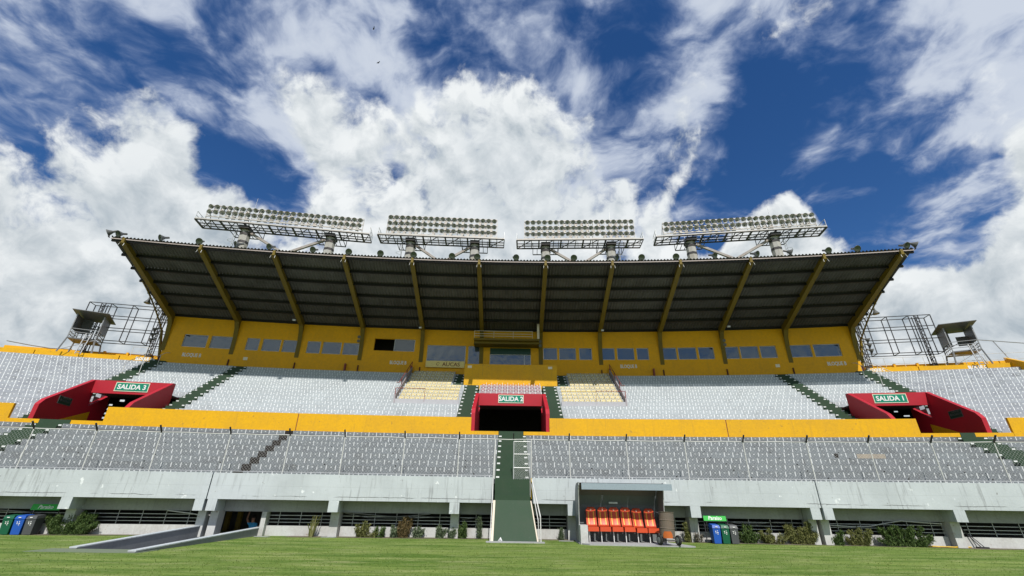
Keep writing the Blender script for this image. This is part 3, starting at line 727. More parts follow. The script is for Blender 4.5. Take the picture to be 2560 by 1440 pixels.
# exit signs
def exit_sign(a, txt, label, w=1.85, h=0.60):
    c = pt(a, 32.955, 8.36); r = empty('exit_sign', c, -radians(a), label, 'sign', 'exit signs')
    MB().box(-w / 2, w / 2, -0.012, 0.02, -h / 2, h / 2).build('border', M['sign_cream'], r, True)
    MB().box(-w / 2 + .04, w / 2 - .04, -0.017, 0.01, -h / 2 + .04, h / 2 - .04).build('panel', M['sign_green'], r, True)
    link('lettering', text_mesh(txt, 0.45, 0.004, 0, 0.98, 0.012), M['white'], r, (0, -0.023, -0.015), (pi / 2, 0, 0))
exit_sign(0.015, 'SALIDA 2', 'green SALIDA 2 sign over the middle exit')
exit_sign(-8.97, 'SALIDA 3', 'green SALIDA 3 sign over the left exit', 2.1, 0.62)
exit_sign(9.0, 'SALIDA 1', 'green SALIDA 1 sign over the right exit', 2.1, 0.62)
for s_, nm in ((-1, 'dark green evacuation sign with an arrow inside the left exit'), (1, 'dark green evacuation sign with an arrow inside the right exit')):
    a = s_ * (9.87 - 0.09); p = pt(a, 31.1, 6.95)
    r = empty('evacuation_sign', p, -radians(a) - s_ * pi / 2, nm, 'sign', 'evacuation signs')   # faces along the curve
    MB().box(-0.55, 0.55, -0.012, 0.02, -0.24, 0.24).build('border', M['horn'], r, True)
    MB().box(-0.52, 0.52, -0.017, 0.01, -0.21, 0.21).build('panel', M['sign_dark'], r, True)
    link('lettering', text_mesh('RUTA DE\nEVACUACION', 0.17, 0.003, 0, 0.9), M['horn'], r, (0.08, -0.022, 0.06), (pi / 2, 0, 0))
    MB().add([(-0.46, -0.022, 0), (-0.34, -0.022, 0.10), (-0.34, -0.022, -0.10)], [(0, 1, 2)]).build('arrow', M['horn'], r, True)

# ================================================================== PRESS BUILDING at the top of the stand
BAY = 1.86
bld = empty('press_building', pt(0, 41.4, 11.5), 0, 'long yellow press building with strips of tinted windows under the roof', 'building')
WIN = {0: [(-9.771, -9.119), (-9.028, -8.349)], 1: [(-8.028, -7.658), (-7.567, -7.043), (-6.983, -6.556)], 2: [(-6.27, -5.871), (-5.807, -5.25), (-5.196, -4.716)],
       6: [(1.007, 1.445), (1.507, 2.031), (2.131, 2.528)], 7: [(2.813, 3.233), (3.306, 3.834), (3.909, 4.275)], 8: [(4.698, 5.12), (5.168, 5.717), (5.777, 6.237)],
       9: [(6.514, 6.967), (7.004, 7.532), (7.581, 8.045)], 10: [(8.361, 9.024), (9.085, 9.818)]}
WZ = (13.87, 15.04)
def bay_edges(k): 
    a0, a1 = (-5.5 + k) * BAY, (-4.5 + k) * BAY
    return a0, a1
def wall_bay(k, holes, m):
    a0, a1 = bay_edges(k); b = MB(); zb, zt = 11.9, 16.75; e = 0.0
    cur = a0
    for (h0, h1, z0, z1) in holes:
        b.arc(cur, h0, 41.4, 41.62, zb, zt); b.arc(h0, h1, 41.4, 41.62, zb, z0); b.arc(h0, h1, 41.4, 41.62, z1, zt); cur = h1
    b.arc(cur, a1, 41.4, 41.62, zb, zt)
    return b.build('wall_panel', m, bld)
def window(h0, h1, z0, z1, gm='glass', fr=0.05, mullion=None):
    f = MB(); da = fr / 176.4 * 180 / pi
    f.arc(h0, h0 + da, 41.47, 41.57, z0, z1); f.arc(h1 - da, h1, 41.47, 41.57, z0, z1)
    f.arc(h0 + da, h1 - da, 41.47, 41.57, z0, z0 + fr); f.arc(h0 + da, h1 - da, 41.47, 41.57, z1 - fr, z1)
    if mullion: f.arc(mullion - da / 2, mullion + da / 2, 41.47, 41.57, z0 + fr, z1 - fr)
    w = f.build('window', M['galv'], bld)
    MB().arc(h0 + da * .6, h1 - da * .6, 41.515, 41.535, z0 + fr * .6, z1 - fr * .6).build('pane', M[gm], w)
    return w
for k in range(11):
    if k in WIN:
        wall_bay(k, [(h0, h1, WZ[0], WZ[1]) for h0, h1 in WIN[k]], M['yellow_wall'])
        for h0, h1 in WIN[k]: window(h0, h1, *WZ)
    elif k == 3:
        wall_bay(3, [(-4.27, -3.02, 14.40, 15.60)], M['yellow_wall'])
        window(-3.66, -3.02, 14.40, 15.60, 'glass_dark')
    elif k == 4:
        wall_bay(4, [(-2.62, -1.42, 13.15, 15.12), (-1.34, -0.98, 13.0, 15.12)], M['yellow_wall'])
        window(-2.62, -1.42, 13.15, 15.12); window(-1.34, -0.98, 13.0, 15.12)
    elif k == 5:
        wall_bay(5, [(-0.66, 0.62, 12.9, 14.95)], M['yellow_wall'])
        MB().arc(-0.66, 0.62, 41.40, 41.5, 14.35, 14.95).build('dark_blind', M['sign_dark'], bld)
        window(-0.66, 0.62, 12.9, 14.348, 'glass', 0.05, 0.42)
# rooms behind the open windows stay dark: floor, ceiling, back and ends of the building
MB().arc(-10.22, 10.22, 44.0, 44.2, 11.9, 17.2).build('back_wall', M['yellow_wall'], bld)
MB().arc(-10.22, 10.22, 41.63, 43.99, 11.9, 12.1).build('floor_slab', M['concrete'], bld)
MB().arc(-10.22, 10.22, 41.63, 43.99, 16.3, 16.5).build('ceiling_slab', M['concrete'], bld)
for s0, s1 in ((-10.22, -10.15), (10.15, 10.22)): MB().arc(s0, s1, 41.63, 43.99, 12.1, 16.3).build('end_wall', M['yellow_wall'], bld)
MB().arc(-4.6, -2.4, 43.2, 43.3, 12.1, 16.3).build('inner_wall', M['black'], bld)  # black sheet painted in for the dark of the open room
# cream name board under the big window, with its emblem
bd = MB().arc(-2.62, -1.43, 41.2, 41.26, 12.88, 13.50).build('name_board', M['cream_board'], bld)
wall_text('AUCAS', 0.52, -1.84, 41.185, 13.17, M['brown_letter'], bld, 1.0, 0.004)
em = MB()
for k in range(9):   # round swirl emblem left of the name
    t0 = 0.5 + k * 0.62; t1 = t0 + 0.5; r0 = 0.20 - 0.012 * k
    for q in range(3):
        u0 = t0 + (t1 - t0) * q / 3; u1 = t0 + (t1 - t0) * (q + 1) / 3
        pp = [pt(-2.245 + degrees(r * cos(u) / 176.2), 41.186, 13.17 + r * sin(u)) for r, u in ((r0, u0), (r0, u1), (r0 - 0.045, u1), (r0 - 0.045, u0))]
        em.add(pp, [(0, 1, 2, 3)])
em.build('emblem', M['brown_letter'], bld)
for a, z in ((-9.41, 13.10), (-3.47, 13.26), (3.62, 13.22), (9.59, 13.17)):
    wall_text('BLOQUE B', 0.46, a, 41.392, z, M['white'], bld, 0.72, 0.012)
for a, z in ((-7.93, 13.05), (7.97, 13.12)):
    MB().arc(a - 0.06, a + 0.06, 41.385, 41.41, z - 0.14, z + 0.14).build('notice', M['sign_cream'], bld)
for a in (-5.02, 4.35, -3.05, 3.03): MB().arc(a - 0.02, a + 0.02, 41.1, 41.4, 12.1, 12.95).build('wall_fin', M['rail_red'], bld)
# broken corners in two panes
for a, z in ((-9.71, 14.93), (9.72, 14.93), (2.45, 14.98), (6.17, 14.9)):
    pp = [pt(a + da, 41.50, z + dz_) for da, dz_ in ((-.06, .09), (.07, .08), (.06, -.12), (.02, -.05), (-.02, -.03))]
    MB().add(pp, [(0, 1, 2, 3, 4)]).build('broken_corner', M['black'], bld)
# balcony over the centre
bal = MB().arc(-1.15, 0.86, 39.8, 41.39, 15.22, 15.40).build('balcony', M['mustard'], bld)
rl = MB()
for z in (15.62, 15.85, 16.12): rl.arc(-1.15, 0.66, 39.82, 39.85, z - 0.018, z + 0.018)
for a in (-1.14, -0.54, 0.06, 0.65): rl.tube([pt(a, 39.835, 15.40), pt(a, 39.835, 16.13)], 0.02, 5)
rl.build('railing', M['pale_pole'], bal)
MB().arc(0.80, 0.87, 39.82, 39.95, 15.41, 16.9).build('hanger', M['pale_pole'], bal)
MB().arc(-1.15, 0.86, 40.2, 41.39, 15.0, 15.215).build('soffit', M['mustard'], bal)
# central yellow box: directors' platform with its seats behind
cbx = empty('yellow_platform', pt(0, 38.65, 10.4), 0, 'bright yellow boxed platform front in the middle above the pink seats', 'platform')
MB().arc(-1.35, 1.345, 38.63, 38.83, 10.3, 12.55).build('front_panel', M['yellow'], cbx)
MB().arc(-1.345, 1.34, 38.83, 41.39, 11.7, 11.9).build('deck', M['concrete'], cbx)
for s0, s1 in ((-1.35, -1.29), (1.285, 1.345)): MB().arc(s0, s1, 38.831, 41.39, 10.3, 12.1).build('side_panel', M['yellow'], cbx)
for a in (-1.2, 1.15): MB().arc(a - 0.06, a + 0.06, 38.618, 38.64, 12.18, 12.40).build('notice', M['sign_cream'], cbx)

# ================================================================== ROOF
roof = empty('stand_roof', pt(0, 36, 16.5), 0, 'dark corrugated cantilever roof on mustard yellow rafters over the stand', 'roof')
RF = (31.9, 19.30); RB = (41.7, 16.78)          # front and back of the sheet (Y, z)
def rz(Y): return RF[1] + (RB[1] - RF[1]) * (Y - RF[0]) / (RB[0] - RF[0])
PUR = [RF[0] + 0.15 + i * (41.35 - RF[0] - 0.15) / 6 for i in range(7)]
AE = 10.55
aes = [-AE] + [(-4.5 + i) * BAY for i in range(10)] + [AE]
for i in range(11):
    a0, a1 = aes[i], aes[i + 1]; nw = int(round((a1 - a0) * pi / 180 * 171 / 0.26)); n = nw * 6
    for j in range(6):
        Y0 = PUR[j] - (0.22 if j == 0 else 0.05); Y1 = PUR[j + 1] + (0.30 if j == 5 else 0.05); b = MB(); vs = []
        lift = 0.075 + 0.012 * (j % 2); jit = random.uniform(-0.008, 0.008)
        for k in range(n + 1):
            a = a0 + (a1 - a0) * k / n; h = 0.055 * sin(2 * pi * k / 6.0) + lift + jit
            vs += [pt(a, Y0, rz(Y0) + h), pt(a, Y1, rz(Y1) + h)]
        b.add(vs, [(2 * k, 2 * k + 2, 2 * k + 3, 2 * k + 1) for k in range(n)]); b.sm = True
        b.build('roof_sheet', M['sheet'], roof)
for i in range(11):
    for Yp in PUR:
        a0, a1 = aes[i], aes[i + 1]
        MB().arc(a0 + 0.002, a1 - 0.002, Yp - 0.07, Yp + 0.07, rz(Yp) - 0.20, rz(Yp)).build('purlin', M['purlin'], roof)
    MB().arc(aes[i], aes[i + 1], RF[0] - 0.03, RF[0] + 0.02, RF[1] - 0.10, RF[1] - 0.03).build('front_trim', M['trim'], roof)
for i in range(12):
    a = (-5.5 + i) * BAY; w = 0.032
    poly = [(31.75, rz(31.75) - 0.02), (31.75, rz(31.75) - 0.42), (40.75, 16.35), (41.1, 15.8), (41.3, 14.9), (41.38, 13.4), (41.42, 13.4), (41.42, rz(41.42) - 0.02)]
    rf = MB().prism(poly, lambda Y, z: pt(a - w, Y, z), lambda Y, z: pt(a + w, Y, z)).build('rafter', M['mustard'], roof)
    fl = MB()
    for q in range(5):   # bottom flange, proud of the web on both sides
        (Y0, z0), (Y1, z1) = poly[1 + q], poly[2 + q]
        if q == 4: break
        fl.hexa([pt(a - w * 1.9, Y0, z0 - 0.03), pt(a + w * 1.9, Y0, z0 - 0.03), pt(a + w * 1.9, Y1, z1 - 0.03), pt(a - w * 1.9, Y1, z1 - 0.03), pt(a - w * 1.9, Y0, z0), pt(a + w * 1.9, Y0, z0), pt(a + w * 1.9, Y1, z1), pt(a - w * 1.9, Y1, z1)])
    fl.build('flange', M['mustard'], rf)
    br = MB()
    for s_ in (-0.05, 0.05): br.bar(pt(a + s_, 31.8, 18.9), pt(a + s_ * 1.2, 31.7, 18.6), 0.022)
    br.build('hanger', M['tube_white'], rf)
    MB().arc(a - 0.016, a + 0.016, 41.30, 41.42, 11.95, 12.88).build('foot', M['dark_red'], rf)
for s_ in (-1, 1):   # lattice edge brace at each end, with gaps of light
    b = MB(); ch = []
    for k in range(13):
        t = k / 12.0; Y = 36.6 + 5.0 * t
        ch.append((pt(s_ * 10.33, Y, rz(Y) - 0.12 - 0.25 * t), pt(s_ * 10.46, Y, rz(Y) - 0.18 - 1.3 * t ** 1.6)))
    for k in range(12):
        b.bar(ch[k][0], ch[k + 1][0], 0.08); b.bar(ch[k][1], ch[k + 1][1], 0.09); b.bar(ch[k][0], ch[k + 1][1], 0.045)
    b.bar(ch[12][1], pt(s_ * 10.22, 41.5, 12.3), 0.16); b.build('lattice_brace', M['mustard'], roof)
# lamps on the rafters and spots on the columns
def lamp_box(a, Y, z, lab):
    r = empty('work_lamp', pt(a, Y, z), -radians(a), lab, 'lamp', 'small lamps under the roof')
    MB().box(-0.12, 0.12, -0.08, 0.08, -0.06, 0.06).build('housing', M['galv'], r, True)
    MB().box(-0.10, 0.10, -0.09, -0.02, -0.075, -0.03).build('lens', M['lampglass'], r, True)
for a, Y, z, lab in ((-6.51, 38.9, 16.15, 'small white lamp on the third rafter from the left'), (-2.79, 39.2, 16.05, 'small white lamp on the rafter left of the balcony'),
                     (2.79, 39.2, 16.05, 'small white lamp on the rafter right of the balcony'), (6.51, 38.9, 16.15, 'small white lamp on the third rafter from the right')):
    lamp_box(a, Y, z, lab)
def spot(a, z, lab):
    r = empty('spot_lamp', pt(a, 40.45, z), -radians(a), lab, 'lamp', 'round spots on the columns')
    X = Matrix.Rotation(radians(105), 4, 'X')
    MB().lathe([(0.07, -0.14), (0.13, 0.0), (0.15, 0.05)], 10, X).build('housing', M['horn'], r, True)
    MB().lathe([(0.0, 0.03), (0.13, 0.04)], 10, X, False).build('lens', M['lampglass'], r, True)
for a, lab in ((-4.65, 'left of the open window'), (0.93, 'at the right end of the balcony'), (6.51, 'near the right exit')):
    for z, ud in ((15.35, 'upper'), (14.95, 'lower')): spot(a - 0.03, z, ud + ' round spot lamp on the yellow column ' + lab)

# ================================================================== FLOODLIGHT TOWERS
def lamp_mesh():
    X = Matrix.Rotation(radians(90 + 28), 4, 'X')       # opens towards the pitch and downwards
    o = MB(); o.sm = True
    o.lathe([(0.05, -0.30), (0.13, -0.26), (0.21, -0.12), (0.28, 0.04), (0.295, 0.06)], 12, X, False)
    i = MB(); i.sm = True; i.lathe([(0.02, -0.20), (0.12, -0.17), (0.20, -0.08), (0.277, 0.055)], 12, X, False)
    h = MB(); h.lathe([(0.06, -0.42), (0.07, -0.28)], 8, X); h.box(-0.03, 0.03, -0.02, 0.30, -0.03, 0.03)
    return o.mesh('reflector'), i.mesh('bowl'), h.mesh('holder')
LM = lamp_mesh(); LM[0].materials.append(M['horn']); LM[1].materials.append(M['alum']); LM[2].materials.append(M['tower_steel'])
def tower(ac, L, nl, rows, rp, z0, zbank, cols, label):
    """local x along the stand, y outwards; z world"""
    r = empty('floodlight_tower', pt(ac, 45.3, 0), -radians(ac), label, 'floodlight tower', 'floodlight towers over the roof')
    for i, cx in enumerate(cols):
        c = MB(); c.lathe([(0.62, 0.0), (0.60, 22.0), (0.55, z0 - 0.4)], 8, Matrix.Translation((cx, 0.25, 0))); col = c.build('column', M['tower_conc'], r, True)
        bd_ = MB()
        for zz in (z0 - 1.0, z0 - 2.0, z0 - 3.2): bd_.lathe([(0.585, zz - 0.14), (0.585, zz + 0.14)], 8, Matrix.Translation((cx, 0.25, 0)))
        bd_.build('band', M['tower_steel'], col, True)
        MB().box(cx - 0.55, cx + 0.55, -0.6, 1.0, z0 - 0.45, z0 - 0.12).build('column_head', M['tower_steel'], r, True)
        # hanging ledge under the walkway
        w = MB()
        for yy in (-0.2, 1.3): w.bar((cx - 1.5, yy, z0 - 0.75), (cx + 1.5, yy, z0 - 0.75), 0.09)
        for q in range(7): w.bar((cx - 1.5 + q * .5, -0.2, z0 - 0.75), (cx - 1.5 + q * .5, 1.3, z0 - 0.75), 0.06)
        for sx in (-1.5, 1.5): w.bar((cx + sx, -0.2, z0 - 0.75), (cx + sx, -0.2, z0), 0.06); w.bar((cx + sx, 1.3, z0 - 0.75), (cx + sx, 1.3, z0), 0.06)
        w.build('ledge', M['tower_steel'], r, True)
    xm = (cols[0] + cols[1]) / 2
    for s_, cx in ((1, cols[0]), (-1, cols[1])):
        MB().bar((cx + s_ * 0.6, 0.2, z0 - 0.7), (xm + s_ * 0.1, 0.2, z0 - 3.0), 0.26).build('brace', M['rusty_grey'], r, True)
        MB().bar((xm + s_ * 0.1, 0.2, z0 - 3.0), (cx + s_ * 0.6, 0.2, z0 - 5.6), 0.26).build('brace', M['rusty_grey'], r, True)
    MB().box(xm - 0.3, xm + 0.3, 0.05, 0.36, z0 - 3.25, z0 - 2.75).build('node_plate', M['bank_frame'], r, True)
    # walkway: two chords with ladder rungs
    p = MB(); x0, x1 = -L / 2, L / 2
    for yy in (-0.8, 0.0, 0.55, 1.1): p.bar((x0, yy, z0), (x1, yy, z0), 0.13 if yy in (-0.8, 1.1) else 0.09)
    n = int(L / 0.85)
    for q in range(n + 1):
        x = x0 + L * q / n; p.bar((x, -0.8, z0), (x, 1.1, z0), 0.08 if q % 3 else 0.16)
    for q in range(0, n, 3): p.bar((x0 + L * q / n, 1.1, z0), (x0 + L * min(q + 2, n) / n, -0.8, z0), 0.07)
    p.build('walkway', M['tower_steel'], r, True)
    MB().bar((x0, -0.88, z0 + 0.06), (x1, -0.88, z0 + 0.06), 0.05, 0.14).build('edge_beam', M['bank_frame'], r, True)
    rl_ = MB()
    for zz in (0.5, 1.0): rl_.bar((x0, 1.12, z0 + zz), (x1, 1.12, z0 + zz), 0.035)
    for q in range(n // 2 + 1): rl_.bar((x0 + L * q / (n // 2), 1.12, z0), (x0 + L * q / (n // 2), 1.12, z0 + 1.0), 0.035)
    for xx in (x0, x1):
        for zz in (0.5, 1.0): rl_.bar((xx, -0.8, z0 + zz), (xx, 1.12, z0 + zz), 0.04)
        for yy in (-0.8, 0.2): rl_.bar((xx, yy, z0), (xx, yy, z0 + 1.0), 0.04)
    rl_.build('railing', M['galv'], r, True)
    # lamp bank
    BL = nl * 0.0; pitch = (L - 1.8) / nl; bx0 = -pitch * nl / 2; zt = zbank + rows * rp
    f = MB()
    for q in range(rows + 1): f.bar((bx0, -0.72, zbank + q * rp), (-bx0, -0.72, zbank + q * rp), 0.07, 0.15)
    for q in range(0, nl + 1, 2): f.bar((bx0 + q * pitch, -0.62, z0), (bx0 + q * pitch, -0.62, zt), 0.05)
    f.bar((bx0, -0.62, z0), (bx0, -0.62, zt), 0.08); f.bar((-bx0, -0.62, z0), (-bx0, -0.62, zt), 0.08)
    for q in range(0, nl + 1, 6): f.bar((bx0 + q * pitch, -0.62, zt), (bx0 + q * pitch, 1.0, z0), 0.06)
    f.bar((bx0, -0.62, zt + 0.05), (-bx0, -0.62, zt + 0.05), 0.10, 0.14)
    f.build('bank_frame', M['bank_frame'], r, True)
    for q in range(nl):
        for k in range(rows):
            lo = link('lamp', LM[0], None, r, (bx0 + (q + 0.5) * pitch, -0.92, zbank + (k + 0.5) * rp + 0.05), (random.uniform(-.08, .08), 0, random.uniform(-.35, .35)))
            link('bowl', LM[1], None, lo); link('holder', LM[2], None, lo)
    box_ = MB().box(-0.17, 0.17, -0.15, 0.15, 0, rp * 0.72)
    bm_ = box_.mesh('ballast_box'); bm_.materials.append(M['bank_frame'])
    for q in range(0, nl - 1, 1):
        for k in range(rows):
            if random.random() < 0.75: link('ballast_box', bm_, None, r, (bx0 + (q + 1) * pitch, -0.4, zbank + k * rp + 0.1))
    # lightning rod and column ladder
    lx = cols[0] if ac < 0 else cols[1]
    MB().tube([(lx + 0.2, 0.1, z0), (lx + 0.2, 0.1, zt + 2.1)], 0.035, 5, 0.015).build('rod', M['galv'], r, True)
    ld = MB(); sx = lx + (-0.95 if ac < 0 else 0.95)
    for yy in (-0.2, 0.2): ld.tube([(sx, yy, 18), (sx, yy, z0)], 0.03, 4)
    for q in range(24): ld.bar((sx, -0.2, 18 + q * 0.45), (sx, 0.2, 18 + q * 0.45), 0.025)
    for q in range(8):
        zz = 19 + q * 1.2; cg = [(sx + (0.6 if ac > 0 else -0.6) * sin(t), -0.35 * cos(t), zz) for t in [pi * u / 6 for u in range(7)]]; ld.tube(cg, 0.02, 4)
    ld.build('ladder', M['galv'], r, True)
    return r
M['rusty_grey'] = paint('rusty_grey', (0.32, 0.30, 0.28), (0.18, 0.09, 0.05), 0.9, 0.0, 1.3, 0.6, 0.1)
k_ = 180.3 * pi / 180
tower(-8.30, 18.7, 25, 2, 0.72, 29.3, 29.85, ((-9.66 + 8.30) * k_, (-6.72 + 8.30) * k_), 'floodlight tower with two rows of lamps at the left end, tilted down to the right')
tower(-2.66, 14.7, 19, 3, 0.82, 29.3, 29.55, ((-3.81 + 2.66) * k_, (-1.42 + 2.66) * k_), 'floodlight tower with three rows of lamps just left of the centre')
tower(2.50, 14.7, 19, 3, 0.82, 29.2, 29.45, ((1.24 - 2.50) * k_, (3.67 - 2.50) * k_), 'floodlight tower with three rows of lamps just right of the centre')
tower(8.25, 18.3, 25, 2, 0.72, 29.5, 29.95, ((6.58 - 8.25) * k_, (9.48 - 8.25) * k_), 'floodlight tower with two rows of lamps at the right end, before the small white cloud')

# ================================================================== FENCE on the front wall
fen = empty('fence', pt(0, 23.27, 2.62), 0, 'wire mesh fence of thin white posts along the front of the lower terrace', 'fence')
POSTS = [-9.1, -8.07, -7.10, -6.07, -4.92, -3.905, -2.945, -1.88, -0.905, -0.257, 0.39, 1.07, 2.09, 3.12, 4.14, 5.215, 6.23, 7.23, 8.195, 9.2]
for a in POSTS:
    po = MB().tube([pt(a, 23.28, 2.55), pt(a, 23.28, 4.40)], 0.022, 6).build('post', M['tube_white'], fen)
    if a not in (-0.257, 0.39): MB().bar(pt(a, 23.28, 4.36), pt(a, 23.02, 4.66), 0.055).build('angled_arm', M['dark_steel'], po)
MB().bar(pt(0.07, 23.28, 4.40), pt(0.07, 23.1, 4.66), 0.05).build('angled_arm', M['dark_steel'], fen)
tr_ = MB(); n = 80
tr_.tube([pt(-9.4 + 18.8 * k / n, 23.28, 4.38 + 0.012 * sin(k * 1.7)) for k in range(n + 1)], 0.021, 6); tr_.build('top_rail', M['tube_white'], fen)
bt = MB(); bt.tube([pt(-9.4 + 9.1 * k / 40, 23.26, 2.70) for k in range(41)], 0.012, 4); bt.tube([pt(0.42 + 8.9 * k / 40, 23.26, 2.70) for k in range(41)], 0.012, 4); bt.build('bottom_wire', M['galv'], fen)
def mesh_wires(b, a0, a1, z0, z1, Y, pitch, w):
    k = 158.3 * pi / 180; H = z1 - z0; L = (a1 - a0) * k
    t = -H
    while t < L:
        for s_ in (1, -1):
            x0, x1, za, zb = t, t + H, z0, z1
            if x0 < 0: za += -x0; x0 = 0
            if x1 > L: zb -= (x1 - L); x1 = L
            if zb - za < 0.05: continue
            q0, q1 = (za, zb) if s_ > 0 else (z0 + z1 - za, z0 + z1 - zb)
            p = pt(a0 + x0 / k, Y, q0); q = pt(a0 + x1 / k, Y, q1); u = Vector((0, 0, w / 2))
            b.add([p - u, q - u, q + u, p + u], [(0, 1, 2, 3)])
        t += pitch
wm_ = MB()
for i in range(len(POSTS) - 1):
    if POSTS[i] == -0.257: continue
    mesh_wires(wm_, POSTS[i], POSTS[i + 1], 2.66, 4.37, 23.285, 0.14, 0.006)
tag(wm_.build('wire_mesh', M['galv'], fen), kind='stuff')
# gate in the right half of the central gap
gt = empty('gate', pt(0.365, 23.2, 1.75), 0, 'open chain link gate in a white frame at the central stairs', 'gate')
g = MB()
for a in (0.075, 0.365): g.tube([pt(a, 23.2, 1.78), pt(a, 23.2, 4.28)], 0.024, 6)
for z in (1.80, 2.43, 3.06, 3.68, 4.27): g.tube([pt(0.075, 23.2, z), pt(0.365, 23.2, z)], 0.022, 6)
g.build('frame', M['galv'], gt)
g = MB(); mesh_wires(g, 0.08, 0.36, 1.81, 4.26, 23.2, 0.085, 0.009); tag(g.build('wire_mesh', M['galv'], gt), kind='stuff')
MB().bar(pt(0.385, 23.17, 1.7), pt(0.385, 23.17, 2.6), 0.04).build('hinge_post', M['pole_yellow'], gt)

# ================================================================== CENTRAL GREEN RAMP down to the pitch
rp = empty('stair_ramp', (0.3, 22.2, 0), 0, 'steep green painted ramp below the central stairs with pale edges', 'ramp')
MB().hexa([(-0.66, 21.92, 0.0), (1.24, 21.92, 0.0), (1.05, 23.1, 0.0), (-0.68, 23.1, 0.0), (-0.70 + .06, 22.75, 1.64), (0.98, 22.75, 1.64), (0.98, 23.1, 1.64), (-0.64, 23.1, 1.64)]).build('ramp_board', M['green'], rp)
for k, (y0, y1, z) in enumerate(((22.76, 23.6, 1.86), (22.96, 23.6, 2.10), (23.12, 23.6, 2.36))):
    MB().box(-0.66, 0.98, y0, y1, 1.5, z).build('step', M['green'], rp)
MB().bar((-0.70, 21.90, 0.0), (-0.67, 22.72, 1.62), 0.10, 0.03).build('edge_strip', M['pale_pole'], rp)
MB().bar((1.27, 21.90, 0.0), (1.01, 22.72, 1.62), 0.05, 0.03).build('edge_strip', M['pale_pole'], rp)
MB().box(-0.95, 1.55, 21.62, 21.915, 0.0, 0.045).build('footing', M['concrete'], rp)
h = MB(); h.tube([(-0.78, 21.85, 0.02), (-0.76, 22.9, 2.65), (-0.70, 23.2, 4.3)], 0.025, 6); h.build('handrail', M['tube_white'], rp)
h = MB(); h.tube([(1.40, 21.8, 0.02), (1.39, 21.85, 1.0), (1.08, 23.05, 2.55)], 0.028, 6); h.tube([(1.32, 21.95, 0.05), (1.30, 22.0, 0.85), (1.06, 23.1, 2.35)], 0.02, 6); h.build('handrail', M['tube_white'], rp)
MB().add([(-0.45, 21.9, 0.05), (-0.25, 21.88, 0.05), (-0.33, 21.95, 0.20), (-0.35, 21.85, 0.12)], [(0, 1, 2), (1, 3, 2), (3, 0, 2)]).build('paint_chip', M['white'], rp)

# ================================================================== DUGOUT
DX0, DX1 = 3.08, 6.88
dug = empty('dugout', (5.0, 22.2, 0), 0, 'grey team dugout shelter with a flat lip standing against the pale wall', 'dugout')
def dug_shell():
    prof = [(22.95, 0.0), (22.95, 1.5), (22.85, 1.9), (22.6, 2.2), (22.3, 2.33), (21.62, 2.36)]
    n = len(prof)
    for i in range(3):
        x0 = DX0 + 0.04 + i * (DX1 - DX0 - 0.08) / 3; x1 = x0 + (DX1 - DX0 - 0.08) / 3 - 0.012
        b = MB(); vs = []
        for y, z in prof: vs += [(x0, y, z), (x1, y, z)]
        for y, z in prof: vs += [(x0, y + 0.04, z + 0.03), (x1, y + 0.04, z + 0.03)]
        fs = [(2 * k, 2 * k + 1, 2 * k + 3, 2 * k + 2) for k in range(n - 1)] + [(2 * n + 2 * k, 2 * n + 2 * k + 2, 2 * n + 2 * k + 3, 2 * n + 2 * k + 1) for k in range(n - 1)]
        b.add(vs, fs); b.build('shell_panel', M['dug_shell'], dug)
    side = [(22.98, 0.0), (22.98, 1.6), (22.88, 1.95), (22.62, 2.26), (22.3, 2.385), (21.60, 2.41), (21.60, 2.30), (21.72, 2.10), (21.85, 1.7), (21.95, 1.2), (22.0, 0.7), (22.0, 0.0)]
    for x0, x1 in ((DX0, DX0 + 0.035), (DX1 - 0.035, DX1)):
        MB().prism(side, lambda y, z: (x0, y, z), lambda y, z: (x1, y, z)).build('side_panel', M['dug_shell'], dug)
        MB().tube([(x0 + 0.017, y - 0.012, z) for y, z in side[5:]], 0.02, 6).build('edge_tube', M['galv'], dug)
    MB().box(DX0 + 0.12, DX1 + 0.32, 21.50, 21.57, 2.11, 2.37).build('front_lip', M['dug_lip'], dug)
    MB().box(DX0 - 0.02, DX0 + 0.30, 21.45, 22.05, 0.0, 0.72).build('end_block', M['base_wall'], dug)
    MB().box(4.62, 5.02, 22.80, 22.86, 1.55, 1.63).build('wall_light', M['lampglass'], dug)
dug_shell()
b = MB(); b.add([(3.35, 21.05, 0.0), (7.6, 20.75, 0.0), (7.3, 21.9, 0.0), (6.9, 22.95, 0.0), (3.0, 22.95, 0.0), (3.0, 21.6, 0.0)] + [(3.35, 21.05, 0.05), (7.6, 20.75, 0.05), (7.3, 21.9, 0.05), (6.9, 22.95, 0.05), (3.0, 22.95, 0.05), (3.0, 21.6, 0.05)],
        [tuple(range(6, 12))] + [(i, (i + 1) % 6, (i + 1) % 6 + 6, i + 6) for i in range(6)])
tag(b.build('pavement', M['concrete']), kind='structure')
